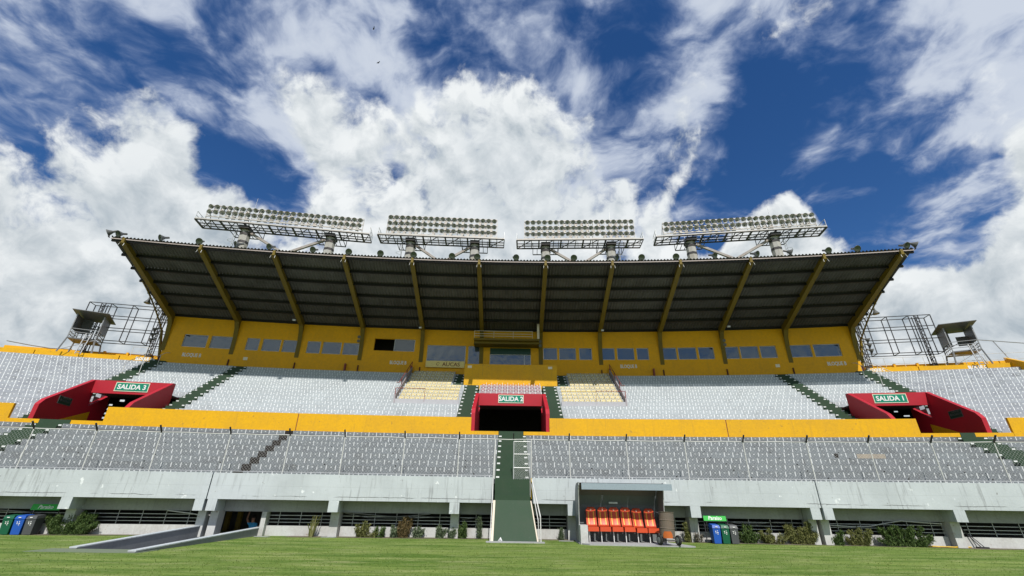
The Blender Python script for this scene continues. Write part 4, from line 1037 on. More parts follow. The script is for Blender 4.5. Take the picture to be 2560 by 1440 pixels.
def chair_proto():
    r = empty('dugout_chair', (0, 0, 0))
    # curved backrest
    b = MB(); rows = []; N = 9; b.sm = True
    for k in range(N + 1):
        t = k / N; z = 0.58 + 0.78 * t; y = 0.22 + 0.20 * t + 0.05 * sin(t * pi); w = 0.235 - 0.02 * t if t < 0.82 else 0.219 * sqrt(max(0.05, 1 - ((t - 0.82) / 0.20) ** 2 * 0.75))
        rows.append((w, y, z))
    vs = []
    for w, y, z in rows:
        for s_ in (-1, -0.8, -0.4, 0, 0.4, 0.8, 1):
            bul = 0.035 * (abs(s_) ** 3)
            vs.append((w * s_, y - bul, z))
    for w, y, z in rows:
        for s_ in (-1, -0.8, -0.4, 0, 0.4, 0.8, 1): vs.append((w * s_, y + 0.05, z))
    m7 = 7; tot = m7 * (N + 1); fs = []
    for k in range(N):
        for q in range(6):
            fs.append((k * m7 + q, k * m7 + q + 1, (k + 1) * m7 + q + 1, (k + 1) * m7 + q)); fs.append((tot + k * m7 + q, tot + (k + 1) * m7 + q, tot + (k + 1) * m7 + q + 1, tot + k * m7 + q + 1))
        fs.append((k * m7, (k + 1) * m7, tot + (k + 1) * m7, tot + k * m7)); fs.append((k * m7 + 6, tot + k * m7 + 6, tot + (k + 1) * m7 + 6, (k + 1) * m7 + 6))
    for q in range(6): fs.append((N * m7 + q, N * m7 + q + 1, tot + N * m7 + q + 1, tot + N * m7 + q)); fs.append((q, tot + q, tot + q + 1, q + 1))
    b.add(vs, fs); back = b.build('backrest', M['chair_red'], r, True)
    st = MB()
    for s_ in (-0.115, 0.115):
        for k in range(N - 3):
            (w0, y0, z0), (w1, y1, z1) = rows[k + 1], rows[k + 2]
            st.add([(s_ - .024, y0 - .012, z0), (s_ + .024, y0 - .012, z0), (s_ + .024, y1 - .012, z1), (s_ - .024, y1 - .012, z1)], [(0, 1, 2, 3)])
    st.build('stripe', M['chair_yel'], back, True)
    (w0, y0, z0) = rows[N - 1]
    MB().add([(-.035, y0 - .02, z0 + .02), (.035, y0 - .02, z0 + .02), (.04, y0 - .022, z0 - .02), (0, y0 - .03, z0 - .075), (-.04, y0 - .022, z0 - .02)], [(0, 1, 2, 3, 4)]).build('crest', M['crest'], back, True)
    s = MB(); s.hexa([(-.235, -.26, .42), (.235, -.26, .42), (.215, .25, .44), (-.215, .25, .44), (-.225, -.25, .60), (.225, -.25, .60), (.215, .27, .56), (-.215, .27, .56)])
    s.build('seat', M['chair_red'], r, True)
    l = MB(); l.bar((-.17, -.1, .43), (-.17, -.12, 0), .035, .03); l.build('leg', M['tube_white'], r, True)
    l = MB(); l.bar((0, .2, .43), (0, .22, 0), .04, .03); l.build('leg', M['dark_steel'], r, True)
    return r
cp = chair_proto()
ORD = ['leftmost', 'second from the left', 'third from the left', 'third from the right', 'second from the right', 'rightmost, beside the rusty drum']
for i in range(6):
    c = cp if i == 0 else copy_tree(cp)
    c.location = (3.70 + i * 0.525, 22.12 + (0.03 if i > 3 else 0), 0.05 - (0.03 if i > 3 else 0)); c.rotation_euler = (0, 0, radians(random.uniform(-3, 3)))
    tag(c, 'red dugout chair with yellow stripes, ' + ORD[i], 'chair', 'chairs in the dugout')
MB().bar((3.55, 22.16, 0.40), (6.55, 22.16, 0.40), 0.05).build('seat_beam', M['dark_steel'], dug)
# drum on wheels
dr = empty('drum_cart', (6.58, 20.95, 0.05), 0, 'rusty oil drum on a two wheeled cart beside the dugout chairs', 'drum')
T = Matrix.Translation((0, 0.0, 0.30)) @ Matrix.Rotation(radians(3), 4, 'Y')
b = MB(); b.sm = False; b.lathe([(0.30, 0.0), (0.305, 0.02), (0.295, 0.04), (0.295, 0.30), (0.308, 0.32), (0.295, 0.34), (0.295, 0.60), (0.308, 0.62), (0.295, 0.64), (0.295, 0.90), (0.31, 0.915), (0.31, 0.935), (0.28, 0.93), (0.28, 0.5)], 24, T); b.build('drum', M['rust'], dr, True)
for s_ in (-1, 1):
    X = Matrix.Translation((0.02 + 0.36 * s_, 0.0 - 0.12 * (s_ > 0), 0.19)) @ Matrix.Rotation(radians(90), 4, 'Y') @ Matrix.Rotation(radians(-15), 4, 'X')
    w = MB(); w.lathe([(0.10, -0.05), (0.17, -0.05), (0.19, -0.025), (0.19, 0.025), (0.17, 0.05), (0.10, 0.05)], 18, X); wo_ = w.build('wheel', M['rubber'], dr, True)
    w = MB(); w.lathe([(0.02, -0.065), (0.115, -0.055), (0.115, 0.055), (0.02, 0.065)], 14, X); w.build('hub', M['hub'], wo_, True)
b = MB(); vs = []
for z, hw in ((0.27, 0.62), (0.42, 0.60), (0.52, 0.42)):
    for k in range(9): t = -pi / 2 - 0.25 + hw * (k - 4) / 4; vs.append((0.315 * cos(t), 0.315 * sin(t), z))
b.add(vs, [(r_ * 9 + k, r_ * 9 + k + 1, (r_ + 1) * 9 + k + 1, (r_ + 1) * 9 + k) for r_ in range(2) for k in range(8)]); b.build('front_plate', M['orange'], dr, True)
b = MB(); b.tube([(-0.34, 0, 0.19), (0.38, -0.12, 0.19)], 0.02, 6); b.bar((-0.2, -0.25, 0.27), (-0.2, 0.2, 0.27), 0.04); b.bar((0.2, -0.25, 0.27), (0.2, 0.2, 0.27), 0.04); b.build('axle', M['dark_steel'], dr, True)
b = MB(); b.tube([(-0.30, -0.05, 1.20), (-0.42, -0.10, 1.22), (-0.30, -0.2, 1.16)], 0.018, 6); b.build('handle', M['dark_steel'], dr, True)

# ================================================================== BINS AND THEIR SIGNS
def bin_(a, Y, m, lab, w=0.36):
    r = empty('waste_bin', pt(a, Y, 0), -radians(a), lab, 'bin', 'recycling bins')
    MB().hexa([(-w / 2 + .03, -.20, 0.02), (w / 2 - .03, -.20, 0.02), (w / 2 - .03, .22, 0.02), (-w / 2 + .03, .22, 0.02), (-w / 2 + .01, -.24, .62), (w / 2 - .01, -.24, .62), (w / 2 - .01, .24, .66), (-w / 2 + .01, .24, .66)]).build('body', m, r, True)
    MB().hexa([(-w / 2, -.26, .622), (w / 2, -.26, .622), (w / 2, .26, .662), (-w / 2, .26, .662), (-w / 2 + .03, -.20, .745), (w / 2 - .03, -.20, .745), (w / 2 - .03, .24, .79), (-w / 2 + .03, .24, .79)]).build('lid', m, r, True)
    MB().box(-0.05, 0.05, -.275, -.24, .66, .69).build('slot', M['white'], r, True)
    pi_ = MB()
    for (x, z, s_) in ((-.05, .50, .022), (.03, .52, .018), (.04, .45, .026), (-.04, .44, .02), (.035, .39, .018)):
        y = -.24 + (.62 - z) * .066 - .006; pi_.add([(x - s_, y, z - s_ * .7), (x + s_, y, z - s_), (x + s_ * .8, y, z + s_ * .6), (x - s_ * .5, y, z + s_)], [(0, 1, 2, 3)])
    pi_.build('pictogram', M['white'], r, True)
    for s_ in (-1, 1): MB().lathe([(0.07, -0.02), (0.07, 0.02)], 10, Matrix.Translation((s_ * (w / 2 - .01), .2, .07)) @ Matrix.Rotation(pi / 2, 4, 'Y')).build('wheel', M['rubber'], r, True)
st = degrees(0.385 / 158.4)
for i, (m, n_) in enumerate((('bin_blue', 'blue'), ('bin_green', 'green'), ('bin_grey', 'dark grey'))): bin_(3.40 + i * st, 23.22, M[m], n_ + ' plastic recycling bin right of the dugout')
for i, (m, n_) in enumerate((('bin_green', 'green'), ('bin_blue', 'blue'), ('bin_grey', 'dark grey'))): bin_(-7.86 + i * st * 1.15, 23.55, M[m], n_ + ' plastic recycling bin at the left edge of the pitch', 0.40)
def bin_sign(a, Y, lab, z=0.93, zh=0.22, w=1.02):
    r = empty('bin_sign', pt(a, Y, 0), -radians(a), lab, 'sign', 'green signs over the bins')
    MB().hexa([(-w / 2, -.02, z), (w / 2, -.02, z), (w / 2, .02, z), (-w / 2, .02, z), (-w / 2, .04, z + zh), (w / 2, .04, z + zh), (w / 2, .08, z + zh), (-w / 2, .08, z + zh)]).build('panel', M['lime'], r, True)
    for s_ in (-1, 1): MB().bar((s_ * (w / 2 - .03), .08, 0), (s_ * (w / 2 - .03), .08, z + .1), 0.04).build('leg', M['dark_steel'], r, True)
    link('lettering', text_mesh('Paraíso', 0.22, 0.003, 0.15, 0.95, 0.004), M['white'], r, (0.0, 0.004, z + zh / 2), (pi / 2 - 0.27, 0, 0))
bin_sign(3.46, 23.45, 'bright green sign over the bins right of the dugout', 0.90)
bin_sign(-7.5, 23.68, 'bright green sign over the bins at the left edge of the pitch', 0.96, 0.24, 1.15)

# ================================================================== SHRUBS
def shrub(a, w, h, m, lab, seed, Y=23.72, dens=1.0, upright=False, d=0.45):
    rr = random.Random(seed); r = empty('shrub', pt(a, Y, 0), -radians(a), lab, 'shrub', 'shrubs along the foot of the wall')
    sm_ = MB(); tips = []
    ns = max(3, int(w * 9))
    for k in range(ns):
        x = rr.uniform(-w / 2, w / 2) * 0.95; y = rr.uniform(-d / 2, d / 2) * 0.7; hh = h * rr.uniform(0.42, 1.05) * (1 - 0.35 * (abs(x) / (w / 2 + .01)) ** 2)
        tx, ty = x + rr.uniform(-.12, .12) * (0.4 if upright else 1), y + rr.uniform(-.1, .1)
        mid = ((x * .6 + tx * .4), (y + ty) / 2, hh * .5); sm_.tube([(x * .5, y * .5, 0), mid, (tx, ty, hh)], 0.010, 4, 0.004)
        for q in range(5): t = 0.15 + 0.85 * q / 4; tips.append((x * .5 + (tx - x * .5) * t, y * .5 + (ty - y * .5) * t, hh * t))
    sm_.build('stem', M['stem'], r, True)
    lf = MB(); n = int(1250 * dens * max(0.35, w * h) / 0.55)
    for k in range(n):
        c = Vector(rr.choice(tips)) + Vector((rr.gauss(0, .05), rr.gauss(0, .05), rr.gauss(0, .05)))
        c.z = max(c.z, 0.02)
        s_ = rr.uniform(0.02, 0.045) * (1.0 if not upright else 0.8); e = Euler((rr.uniform(0.2, 1.6), rr.uniform(-.6, .6), rr.uniform(0, 6.28))).to_matrix()
        lf.add([c + e @ Vector(v) for v in ((0, -s_ * 1.7, 0), (s_ * .45, 0, s_ * .2), (0, s_ * 1.7, 0), (-s_ * .45, 0, s_ * .2))], [(0, 1, 2, 3)])
    tag(lf.build('foliage', m, r, True), kind='stuff')
SH = [(-7.08, 2.44, .88, 'leaf_dark', 'wide dense dark green shrub next to the left bins', 2.0), (-2.40, .87, .62, 'leaf_olive', 'olive bush leftmost in the row left of the ramp'), (-2.17, .56, .51, 'leaf_dark', 'low dark green bush second in the row left of the ramp'),
      (-1.95, .65, .46, 'leaf_pale', 'small pale bush in front of the grille left of the ramp'), (-1.776, .93, .84, 'leaf_brown', 'taller brownish bush rising over the grille left of the ramp'), (-1.55, .47, .42, 'leaf_pale', 'small pale bush right of the brownish bush'),
      (-1.178, .54, .48, 'leaf_pale', 'small pale green bush left of the pier nearest the ramp'), (-.973, .54, .42, 'leaf_pale', 'low pale green bush at the foot of the pier nearest the ramp'), (-.746, .70, .71, 'leaf_dark', 'green bush right of the pier nearest the ramp'),
      (3.983, 1.09, .72, 'leaf_dark', 'dark green bush touching the right grey bin', 1.2), (4.396, 1.07, .56, 'leaf_olive', 'low olive bush second right of the bins'), (4.857, 1.59, .90, 'leaf_olive', 'tall olive bush in front of the cracked pier on the right', 1.2),
      (5.409, .73, .68, 'leaf_dark', 'green bush just right of the cracked pier on the right'), (5.756, 1.2, .66, 'leaf_olive', 'olive bush between two green bushes on the right'), (6.434, 2.36, .82, 'leaf_dark', 'wide rambling green bush last on the right', 1.1)]
for i, t in enumerate(SH): shrub(t[0], t[1], t[2], M[t[3]], t[4], 30 + i, dens=(t[5] if len(t) > 5 else 1.0) * 1.7)
shrub(-.489, .26, .94, M['leaf_pale'], 'slim upright sapling just left of the ramp', 61, dens=1.6, upright=True, d=.2)
shrub(.871, .22, .52, M['leaf_pale'], 'slim small sapling just right of the ramp', 62, dens=1.6, upright=True, d=.2)
shrub(2.982, .27, .74, M['leaf_olive'], 'dried climbing plant on the column right of the dugout', 63, dens=1.6, upright=True, d=.2)
shrub(3.122, .48, .42, M['leaf_dry'], 'grey dried twiggy bush left of the right bins', 64, dens=0.9)
def fronds(a, w, h, lab):
    rr = random.Random(5); r = empty('cactus_plant', pt(a, 23.6, 0), -radians(a), lab, 'plant'); b = MB()
    for k in range(26):
        x = rr.uniform(-.5, .5) * w * .5; tx = x + rr.gauss(.05, .10); hh = h * rr.uniform(.55, 1.0); y = rr.uniform(-.12, .12)
        b.tube([(x * .6, y, 0), (x, y, hh * .5), (tx, y + rr.gauss(0, .04), hh)], 0.026, 5, 0.012)
    b.build('frond', M['leaf_cactus'], r, True)
fronds(-3.266, .55, .9, 'clump of tall pale upright succulent stems against the wall right of the tunnel')

# ================================================================== CABLES, TOOLS, LITTER
def cable(pts, r_, lab, m='cable', sag=None):
    P_ = [pt(*p) for p in pts]; b = MB(); out = []
    for i in range(len(P_) - 1):
        for k in range(8):
            t = k / 8.0; p0, p1 = P_[i], P_[i + 1]; v = p0.lerp(p1, t); out.append(v)
    out.append(P_[-1])
    b.tube(out, r_, 5); o = b.build('cable', M[m]); tag(o, lab, 'cable', 'loose cables under the front wall')
cable([(-2.85, 23.9, 1.02), (-2.5, 23.9, .96), (-2.1, 23.9, .87), (-1.9, 23.9, .86), (-1.6, 23.9, .92), (-1.35, 23.9, 1.0)], .022, 'grey cable hanging in a shallow loop left of the ramp')
cable([(-2.8, 23.95, .98), (-2.4, 23.92, .80), (-1.7, 23.92, .80), (-1.05, 23.92, .88)], .014, 'thin cable running along the grille left of the ramp')
cable([(-.80, 23.9, .78), (-.6, 23.9, .85), (-.3, 23.9, .86)], .014, 'thin cable just left of the ramp')
cable([(5.32, 23.9, .80), (5.7, 23.9, .75), (6.0, 23.9, .78), (6.3, 23.9, .94), (6.5, 23.9, 1.02), (6.8, 23.9, .97), (7.1, 23.9, .93)], .022, 'pale sagging cable across the grille at the right', 'tube_white')
cable([(3.6, 23.95, .92), (3.9, 23.9, .80), (4.2, 23.9, .79), (4.5, 23.9, .88), (4.9, 23.9, .87)], .015, 'dark sagging cable above the right bins')
cable([(-5.7, 23.9, 1.0), (-5.35, 23.9, .90), (-5.2, 23.9, .84), (-5.0, 23.9, .82)], .022, 'pale cable bending to the tunnel mouth', 'tube_white')
cable([(-8.6, 23.9, .98), (-8.1, 23.9, .93), (-7.6, 23.9, .83)], .022, 'cable dipping behind the left bins')
tl = empty('leaning_poles', pt(7.5, 24.1, 0), 0, 'two dark poles leaning on the wall with a flat black foot, far right', 'tool')
b = MB().bar(pt(7.34, 24.2, 1.08), pt(7.53, 23.8, 0.03), 0.035).build('pole', M['dark_steel'], tl); b = MB().bar(pt(7.39, 24.2, .9), pt(7.58, 23.8, 0.03), 0.03).build('pole', M['dark_steel'], tl)
MB().arc(7.47, 7.62, 23.7, 23.9, 0.01, 0.06).build('foot', M['dark_steel'], tl)
hs = MB(); hs.tube([pt(6.75 + 0.09 * k, 23.75 + 0.10 * sin(k * 1.3), 0.03 + 0.008 * (k % 2)) for k in range(8)], 0.03, 6); tag(hs.build('hose', M['pole_yellow']), 'yellow hose lying at the foot of the wall, far right', 'hose')
for i, (a, Y, lab) in enumerate(((-2.95, 23.3, 'white scrap of board lying on the grass left of the row of bushes'), (0.95, 22.9, 'small pale scrap on the grass right of the ramp'), (-4.0, 23.2, 'pale scrap on the grass beside the tunnel ramp'))):
    o = MB().add([(-.35, 0, 0), (.3, -.05, 0), (.35, .06, 0), (-.3, .08, 0), (-.35, 0, .03), (.3, -.05, .03), (.35, .06, .025), (-.3, .08, .03)], [(0, 1, 2, 3), (4, 5, 6, 7), (0, 1, 5, 4), (1, 2, 6, 5), (2, 3, 7, 6), (3, 0, 4, 7)]).build('litter', M['concrete'])
    o.location = pt(a, Y, 0.005); tag(o, lab, 'litter')

# ================================================================== PERSON in the tunnel mouth, waving
def person():
    V = [(0, 0, .95), (0, 0, 1.15), (0, 0, 1.38), (0, -.01, 1.50), (0, -.02, 1.60), (0, -.02, 1.72),      # 0 pelvis .. 5 head top
         (-.19, 0, 1.42), (-.30, -.03, 1.62), (-.25, -.08, 1.86), (-.23, -.09, 1.93),                     # raised right arm (6-9)
         (.19, 0, 1.40), (.25, 0, 1.12), (.24, -.08, .88), (.24, -.10, .80),                              # left arm (10-13)
         (-.10, 0, .90), (-.11, -.02, .50), (-.11, .02, .10), (-.11, -.10, .04), (.10, 0, .90), (.11, -.02, .50), (.11, .02, .10), (.11, -.10, .04),
         (-.25, -.11, 1.99), (-.22, -.10, 2.01), (-.20, -.09, 2.00), (-.18, -.09, 1.97), (-.19, -.12, 1.93),   # fingers and thumb
         (.25, -.12, .72), (.23, -.13, .71), (.21, -.12, .72), (.20, -.12, .74), (.20, -.14, .79)]
    E_ = [(0, 1), (1, 2), (2, 3), (3, 4), (4, 5), (2, 6), (6, 7), (7, 8), (8, 9), (2, 10), (10, 11), (11, 12), (12, 13), (0, 14), (14, 15), (15, 16), (16, 17), (0, 18), (18, 19), (19, 20), (20, 21),
          (9, 22), (9, 23), (9, 24), (9, 25), (8, 26), (13, 27), (13, 28), (13, 29), (13, 30), (12, 31)]
    R = [.15, .145, .15, .058, .085, .075, .06, .045, .032, .034, .06, .045, .033, .034, .085, .06, .042, .035, .085, .06, .042, .035] + [.010] * 10
    me = bpy.data.meshes.new('body'); me.from_pydata(V, E_, []); o = bpy.data.objects.new('body_tmp', me); COL.objects.link(o)
    md = o.modifiers.new('s', 'SKIN')
    sv = me.skin_vertices[0].data if me.skin_vertices else None
    if sv is None:
        bm = bmesh.new(); bm.from_mesh(me); bm.verts.layers.skin.verify(); bm.to_mesh(me); bm.free(); sv = me.skin_vertices[0].data
    for i, r_ in enumerate(R): sv[i].radius = (r_, r_ * (0.75 if i < 3 else 1.0)); sv[i].use_root = (i == 0)
    ms = o.modifiers.new('sub', 'SUBSURF'); ms.levels = 2; ms.render_levels = 2
    bpy.context.view_layer.update()
    me2 = bpy.data.meshes.new_from_object(o.evaluated_get(bpy.context.evaluated_depsgraph_get())); bpy.data.objects.remove(o)
    me2.materials.clear()
    for k in ('skin', 'shirt', 'hair'): me2.materials.append(M[k])
    for p in me2.polygons:
        c = p.center; i = 0
        if .92 < c.z < 1.47 and abs(c.x) < .25 and c.z < 1.62: i = 1
        if c.z <= .92 and abs(c.x) < .2: i = 2
        p.material_index = i; p.use_smooth = True
    r = empty('person', (-12.55, 24.75, -0.98), radians(0), 'person in a light blue shirt waving with a raised arm in the tunnel mouth', 'person')
    link('body', me2, None, r)
    h = MB(); h.sm = True; h.lathe([(.02, .0), (.085, -.03), (.103, -.09), (.100, -.14)], 12, Matrix.Translation((0, 0.008, 1.81)), False); h.build('hair', M['hair'], r, True)
    f = MB(); f.add([(-.012, -.10, 1.63), (.012, -.10, 1.63), (0, -.125, 1.63), (0, -.10, 1.67)], [(0, 1, 2), (0, 2, 3), (1, 3, 2)])
    f.box(-.035, .035, -.104, -.096, 1.585, 1.593); f.build('nose_and_mouth', M['skin'], r, True)
    e = MB()
    for s_ in (-.032, .032): e.box(s_ - .012, s_ + .012, -.106, -.09, 1.665, 1.677)
    e.build('eyes', M['hair'], r, True)
person()

# ================================================================== LOOSE SEATS in the middle blocks
def seat_proto(m, name='stadium_seat'):
    r = empty(name, (0, 0, 0))
    b = MB(); b.hexa([(-.185, -.02, .02), (.185, -.02, .02), (.185, .32, .02), (-.185, .32, .02), (-.19, -.03, .13), (.19, -.03, .13), (.19, .33, .11), (-.19, .33, .11)]); b.build('seat_pan', m, r, True)
    b = MB(); b.hexa([(-.19, .30, .10), (.19, .30, .10), (.19, .35, .10), (-.19, .35, .10), (-.18, .36, .34), (.18, .36, .34), (.18, .39, .34), (-.18, .39, .34)]); b.build('back', m, r, True)
    b = MB(); b.box(-.06, .06, -.036, -.02, .05, .10); b.build('number_plate', M['white'], r, True)
    b = MB(); b.hexa([(.205, -.05, .0), (.235, -.05, .0), (.235, .34, .0), (.205, .34, .0), (.205, -.05, .20), (.235, -.05, .20), (.235, .36, .36), (.205, .36, .36)]); b.build('divider', M['white'], r, True)
    return r
ROWN = ['first', 'second', 'third', 'fourth', 'fifth', 'sixth', 'seventh', 'eighth', 'ninth', 'tenth', 'eleventh', 'twelfth']
def seats(proto, a0, a1, j, n, lab, grp, first, rn=0, lr=1):
    Y, z = urow(j)
    for k in range(n):
        a = a0 + (a1 - a0) * (k + 0.5) / n
        s_ = proto if first and k == 0 else copy_tree(proto)
        s_.location = pt(a, Y + 0.12, z + 0.002); s_.rotation_euler = (0, 0, -radians(a)); tag(s_, lab % (ROWN[rn], ROWN[k if lr > 0 else n - 1 - k]), 'seat', grp)
pcr = seat_proto(M['cream_seat']); f_ = True
for s_, lab in ((-1, 'cream seat left of the middle exit, %s row up, %s from the stairs'), (1, 'cream seat right of the middle exit, %s row up, %s from the stairs')):
    for j in range(3, 13):
        i0, n = (1.40, 11) if j < 8 else (1.70, 9)
        a0, a1 = sorted((s_ * i0, s_ * 2.95)); seats(pcr, a0, a1, j, n, lab, 'cream seats ' + ('left' if s_ < 0 else 'right'), f_, j - 3, s_); f_ = False
pmv = seat_proto(M['mauve_seat']); por = seat_proto(M['orange_seat'])
for q, j in enumerate((5, 6, 7)): seats(pmv, -0.84, 0.84, j, 11, 'dull pink seat above the middle exit, %s row up, %s from the left', 'pink seats', q == 0, q)
seats(por, -0.84, 0.84, 8, 11, 'orange seat of the %s row below the yellow platform, %s from the left', 'orange seats', True)
pw = seat_proto(M['wine_seat'])
fw = True
for a0, a1, n in ((-1.03, -0.55, 4), (0.45, 0.93, 4)):
    for k in range(n):
        a = a0 + (a1 - a0) * (k + .5) / n; s_ = pw if fw else copy_tree(pw); fw = False
        s_.location = pt(a, 39.6, 12.42); s_.rotation_euler = (0, 0, -radians(a)); tag(s_, 'dark red seat over the %s part of the yellow platform front, %s from the left' % ('left' if a < 0 else 'right', ROWN[k]), 'seat', 'dark red seats')
MB().arc(-1.28, 1.28, 39.3, 40.6, 11.9, 12.41).build('seat_step', M['concrete'], cbx)
# walls and rails round the two fenced blocks
for s_, lab in ((-1, 'low sloping wall with dark red rail round the left cream seats'), (1, 'low sloping wall with dark red rail round the right cream seats')):
    r = empty('block_rail', pt(s_ * 3.0, 35, 8.4), 0, lab, 'railing', 'rails round the cream seats')
    sl = lambda Y: UZ0 + UR * (Y - UY0) / UT
    poly = [(34.9, sl(34.9) - .3), (34.9, sl(34.9) + .42), (41.2, sl(41.2) + .42), (41.2, sl(41.2) - .3)]
    MB().prism(poly, lambda Y, z: pt(s_ * 3.0, Y, z), lambda Y, z: pt(s_ * 3.035, Y, z)).build('side_wall', M['mauve_wall'], r)
    a0, a1 = sorted((s_ * 1.34, s_ * 2.999)); MB().arc(a0, a1, 34.93, 35.08, 8.0, 8.62).build('front_wall', M['bench_plain'], r)
    b = MB(); b.tube([pt(s_ * 3.02, Y, sl(Y) + .95 if Y > 36 else sl(36) + .95 - (36 - Y) * .2) for Y in (35.0, 36.0, 38.5, 41.2)], 0.028, 5)
    for Y in (35.0, 37.0, 39.0, 41.1): b.bar(pt(s_ * 3.02, Y, sl(Y) - .1), pt(s_ * 3.02, Y, sl(Y) + .93), 0.05)
    aa = s_ * 2.25
    b.tube([pt(s_ * 3.02, 34.95, 9.45), pt(aa, 34.95, 9.45), pt(aa, 34.95, 8.4)], 0.028, 5); b.build('rail', M['rail_red'], r)
    b = MB().tube([pt(aa, 34.96, 9.40), pt(s_ * 1.36, 34.96, 9.40), pt(s_ * 1.36, 34.96, 8.5)], 0.016, 5).build('thin_rail', M['pole_yellow'], r)

# ================================================================== ROUND FLOODLAMPS along the roof edge
def horn_proto():
    r = empty('roof_floodlamp', (0, 0, 0)); X = Matrix.Translation((0, 0, 0.28)) @ Matrix.Rotation(radians(90 + 30), 4, 'X')
    o = MB(); o.sm = True; o.lathe([(0.07, -0.34), (0.10, -0.30), (0.17, -0.16), (0.255, 0.0), (0.275, 0.03), (0.26, 0.04)], 18, X, False); o.build('reflector', M['horn'], r, True)
    g = MB(); g.sm = True; g.lathe([(0.0, -0.02), (0.12, 0.005), (0.258, 0.028)], 18, X, False); g.build('lens', M['lens'], r, True)
    h = MB(); h.lathe([(0.08, -0.60), (0.085, -0.34)], 10, X); h.build('housing', M['horn'], r, True)
    b = MB(); b.bar((0, 0.16, 0.30), (0, 0.16, -0.05), 0.05); b.bar((-.12, .16, -.03), (.12, .16, -.03), .08, .04); b.build('bracket', M['dark_steel'], r, True)
    return r
def lens_mat():
    b = NB('lamp_lens'); g = b.n('ShaderNodeBsdfGlossy'); b.set(g, 'Color', (.7, .75, .72)); b.set(g, 'Roughness', .12)
    b.fin((.060, .068, .064), .35); mx = b.n('ShaderNodeMixShader'); b.set(mx, 0, .06); b.t.links.new(b.b.outputs[0], mx.inputs[1]); b.t.links.new(g.outputs[0], mx.inputs[2]); b.t.links.new(mx.outputs[0], b.out.inputs[0]); return b.m
M['lens'] = lens_mat()
hp = horn_proto()
HORN = [(-10.69, -75), (-10.44, -25), (-9.44, -38), (-8.485, 0), (-7.56, -45), (-6.70, -25), (-5.54, -18), (-4.57, 0), (-3.70, 0), (-2.78, 0), (-1.705, 0), (-0.997, 12), (0.10, 25), (0.99, -10), (1.735, -15),
        (2.93, 45), (3.62, 0), (4.564, 0), (5.61, 32), (6.73, 35), (7.62, 70), (8.547, 10), (9.26, 8), (10.44, 20), (10.66, 78)]
ORDN = ['first', 'second', 'third', 'fourth', 'fifth', 'sixth', 'seventh', 'eighth', 'ninth', 'tenth', 'eleventh', 'twelfth']
for i, (a, yaw) in enumerate(HORN):
    h = hp if i == 0 else copy_tree(hp)
    h.location = pt(a, 31.95, 19.42); h.rotation_euler = (0, 0, -radians(a) + radians(yaw))
    nn = len(HORN)
    lab = 'round grey floodlamp on the roof edge, ' + ('at its middle' if i == 12 else (ORDN[i] + ' from the left end' if i < 12 else ORDN[nn - 1 - i] + ' from the right end'))
    tag(h, lab, 'floodlamp', 'round lamps along the roof edge')
# three stacked lamps and one street-type lamp at each end brace
for s_ in (-1, 1):
    side = 'left' if s_ < 0 else 'right'
    for k, ud in enumerate(('top', 'middle', 'bottom')):
        h = copy_tree(hp); h.location = pt(s_ * 10.55, 40.9, 14.85 - k * 0.5); h.rotation_euler = (0, 0, -radians(s_ * 10.5) + s_ * radians(70)); h.scale = (.85, .85, .85)
        tag(h, 'grey floodlamp, %s of three stacked at the %s end of the yellow building' % (ud, side), 'floodlamp', 'stacked lamps at the building ends')
    h = copy_tree(hp); h.location = pt(s_ * 10.5, 38.9, 16.65); h.rotation_euler = (radians(55), 0, -radians(s_ * 10.5) + s_ * radians(60)); tag(h, 'oval floodlamp under the %s end of the roof' % side, 'floodlamp', 'lamps under the roof ends')

# ================================================================== WING WALLS behind the open seats
def wing(s_):
    side = 'left' if s_ < 0 else 'right'
    r = empty('wing_wall', pt(s_ * 12, 41.6, 12), 0, 'low yellow wall behind the open seats at the %s of the roofed stand' % side, 'wall', 'yellow wing walls')
    cuts = [10.42, 11.65, 13.0, 14.6] if s_ > 0 else [10.42, 11.25, 13.3, 14.6]
    for i in range(len(cuts) - 1):
        a0, a1 = sorted((s_ * (cuts[i] + .012), s_ * (cuts[i + 1] - .012))); MB().arc(a0, a1, 41.5, 41.75, 12.0, 12.72).build('front_panel', M['yellow'], r)
    a0, a1 = sorted((s_ * 10.1, s_ * 14.6)); MB().arc(a0, a1, 41.76, 44.0, 12.0, 12.5).build('walkway', M['yellow'], r)
    MB().arc(a0, a1, 44.0, 44.2, 12.0, 13.55).build('rear_panel', M['yellow'], r)
    for a in (10.9, 11.5, 12.1): MB().arc(min(s_ * a, s_ * (a + .06)), max(s_ * a, s_ * (a + .06)), 43.85, 44.0, 12.5, 13.62).build('buttress', M['yellow'], r)
    if s_ > 0:
        wall_text('BLOQUE C', 0.36, 10.58, 41.49, 12.50, M['white'], r, 0.75, 0.02); wall_text('BLOQUE C', 0.36, 13.05, 41.49, 12.45, M['white'], r, 0.75, 0.02)
    else: wall_text('BLOQUE A', 0.36, -10.62, 41.49, 12.52, M['white'], r, 0.75, 0.02)
wing(-1); wing(1)

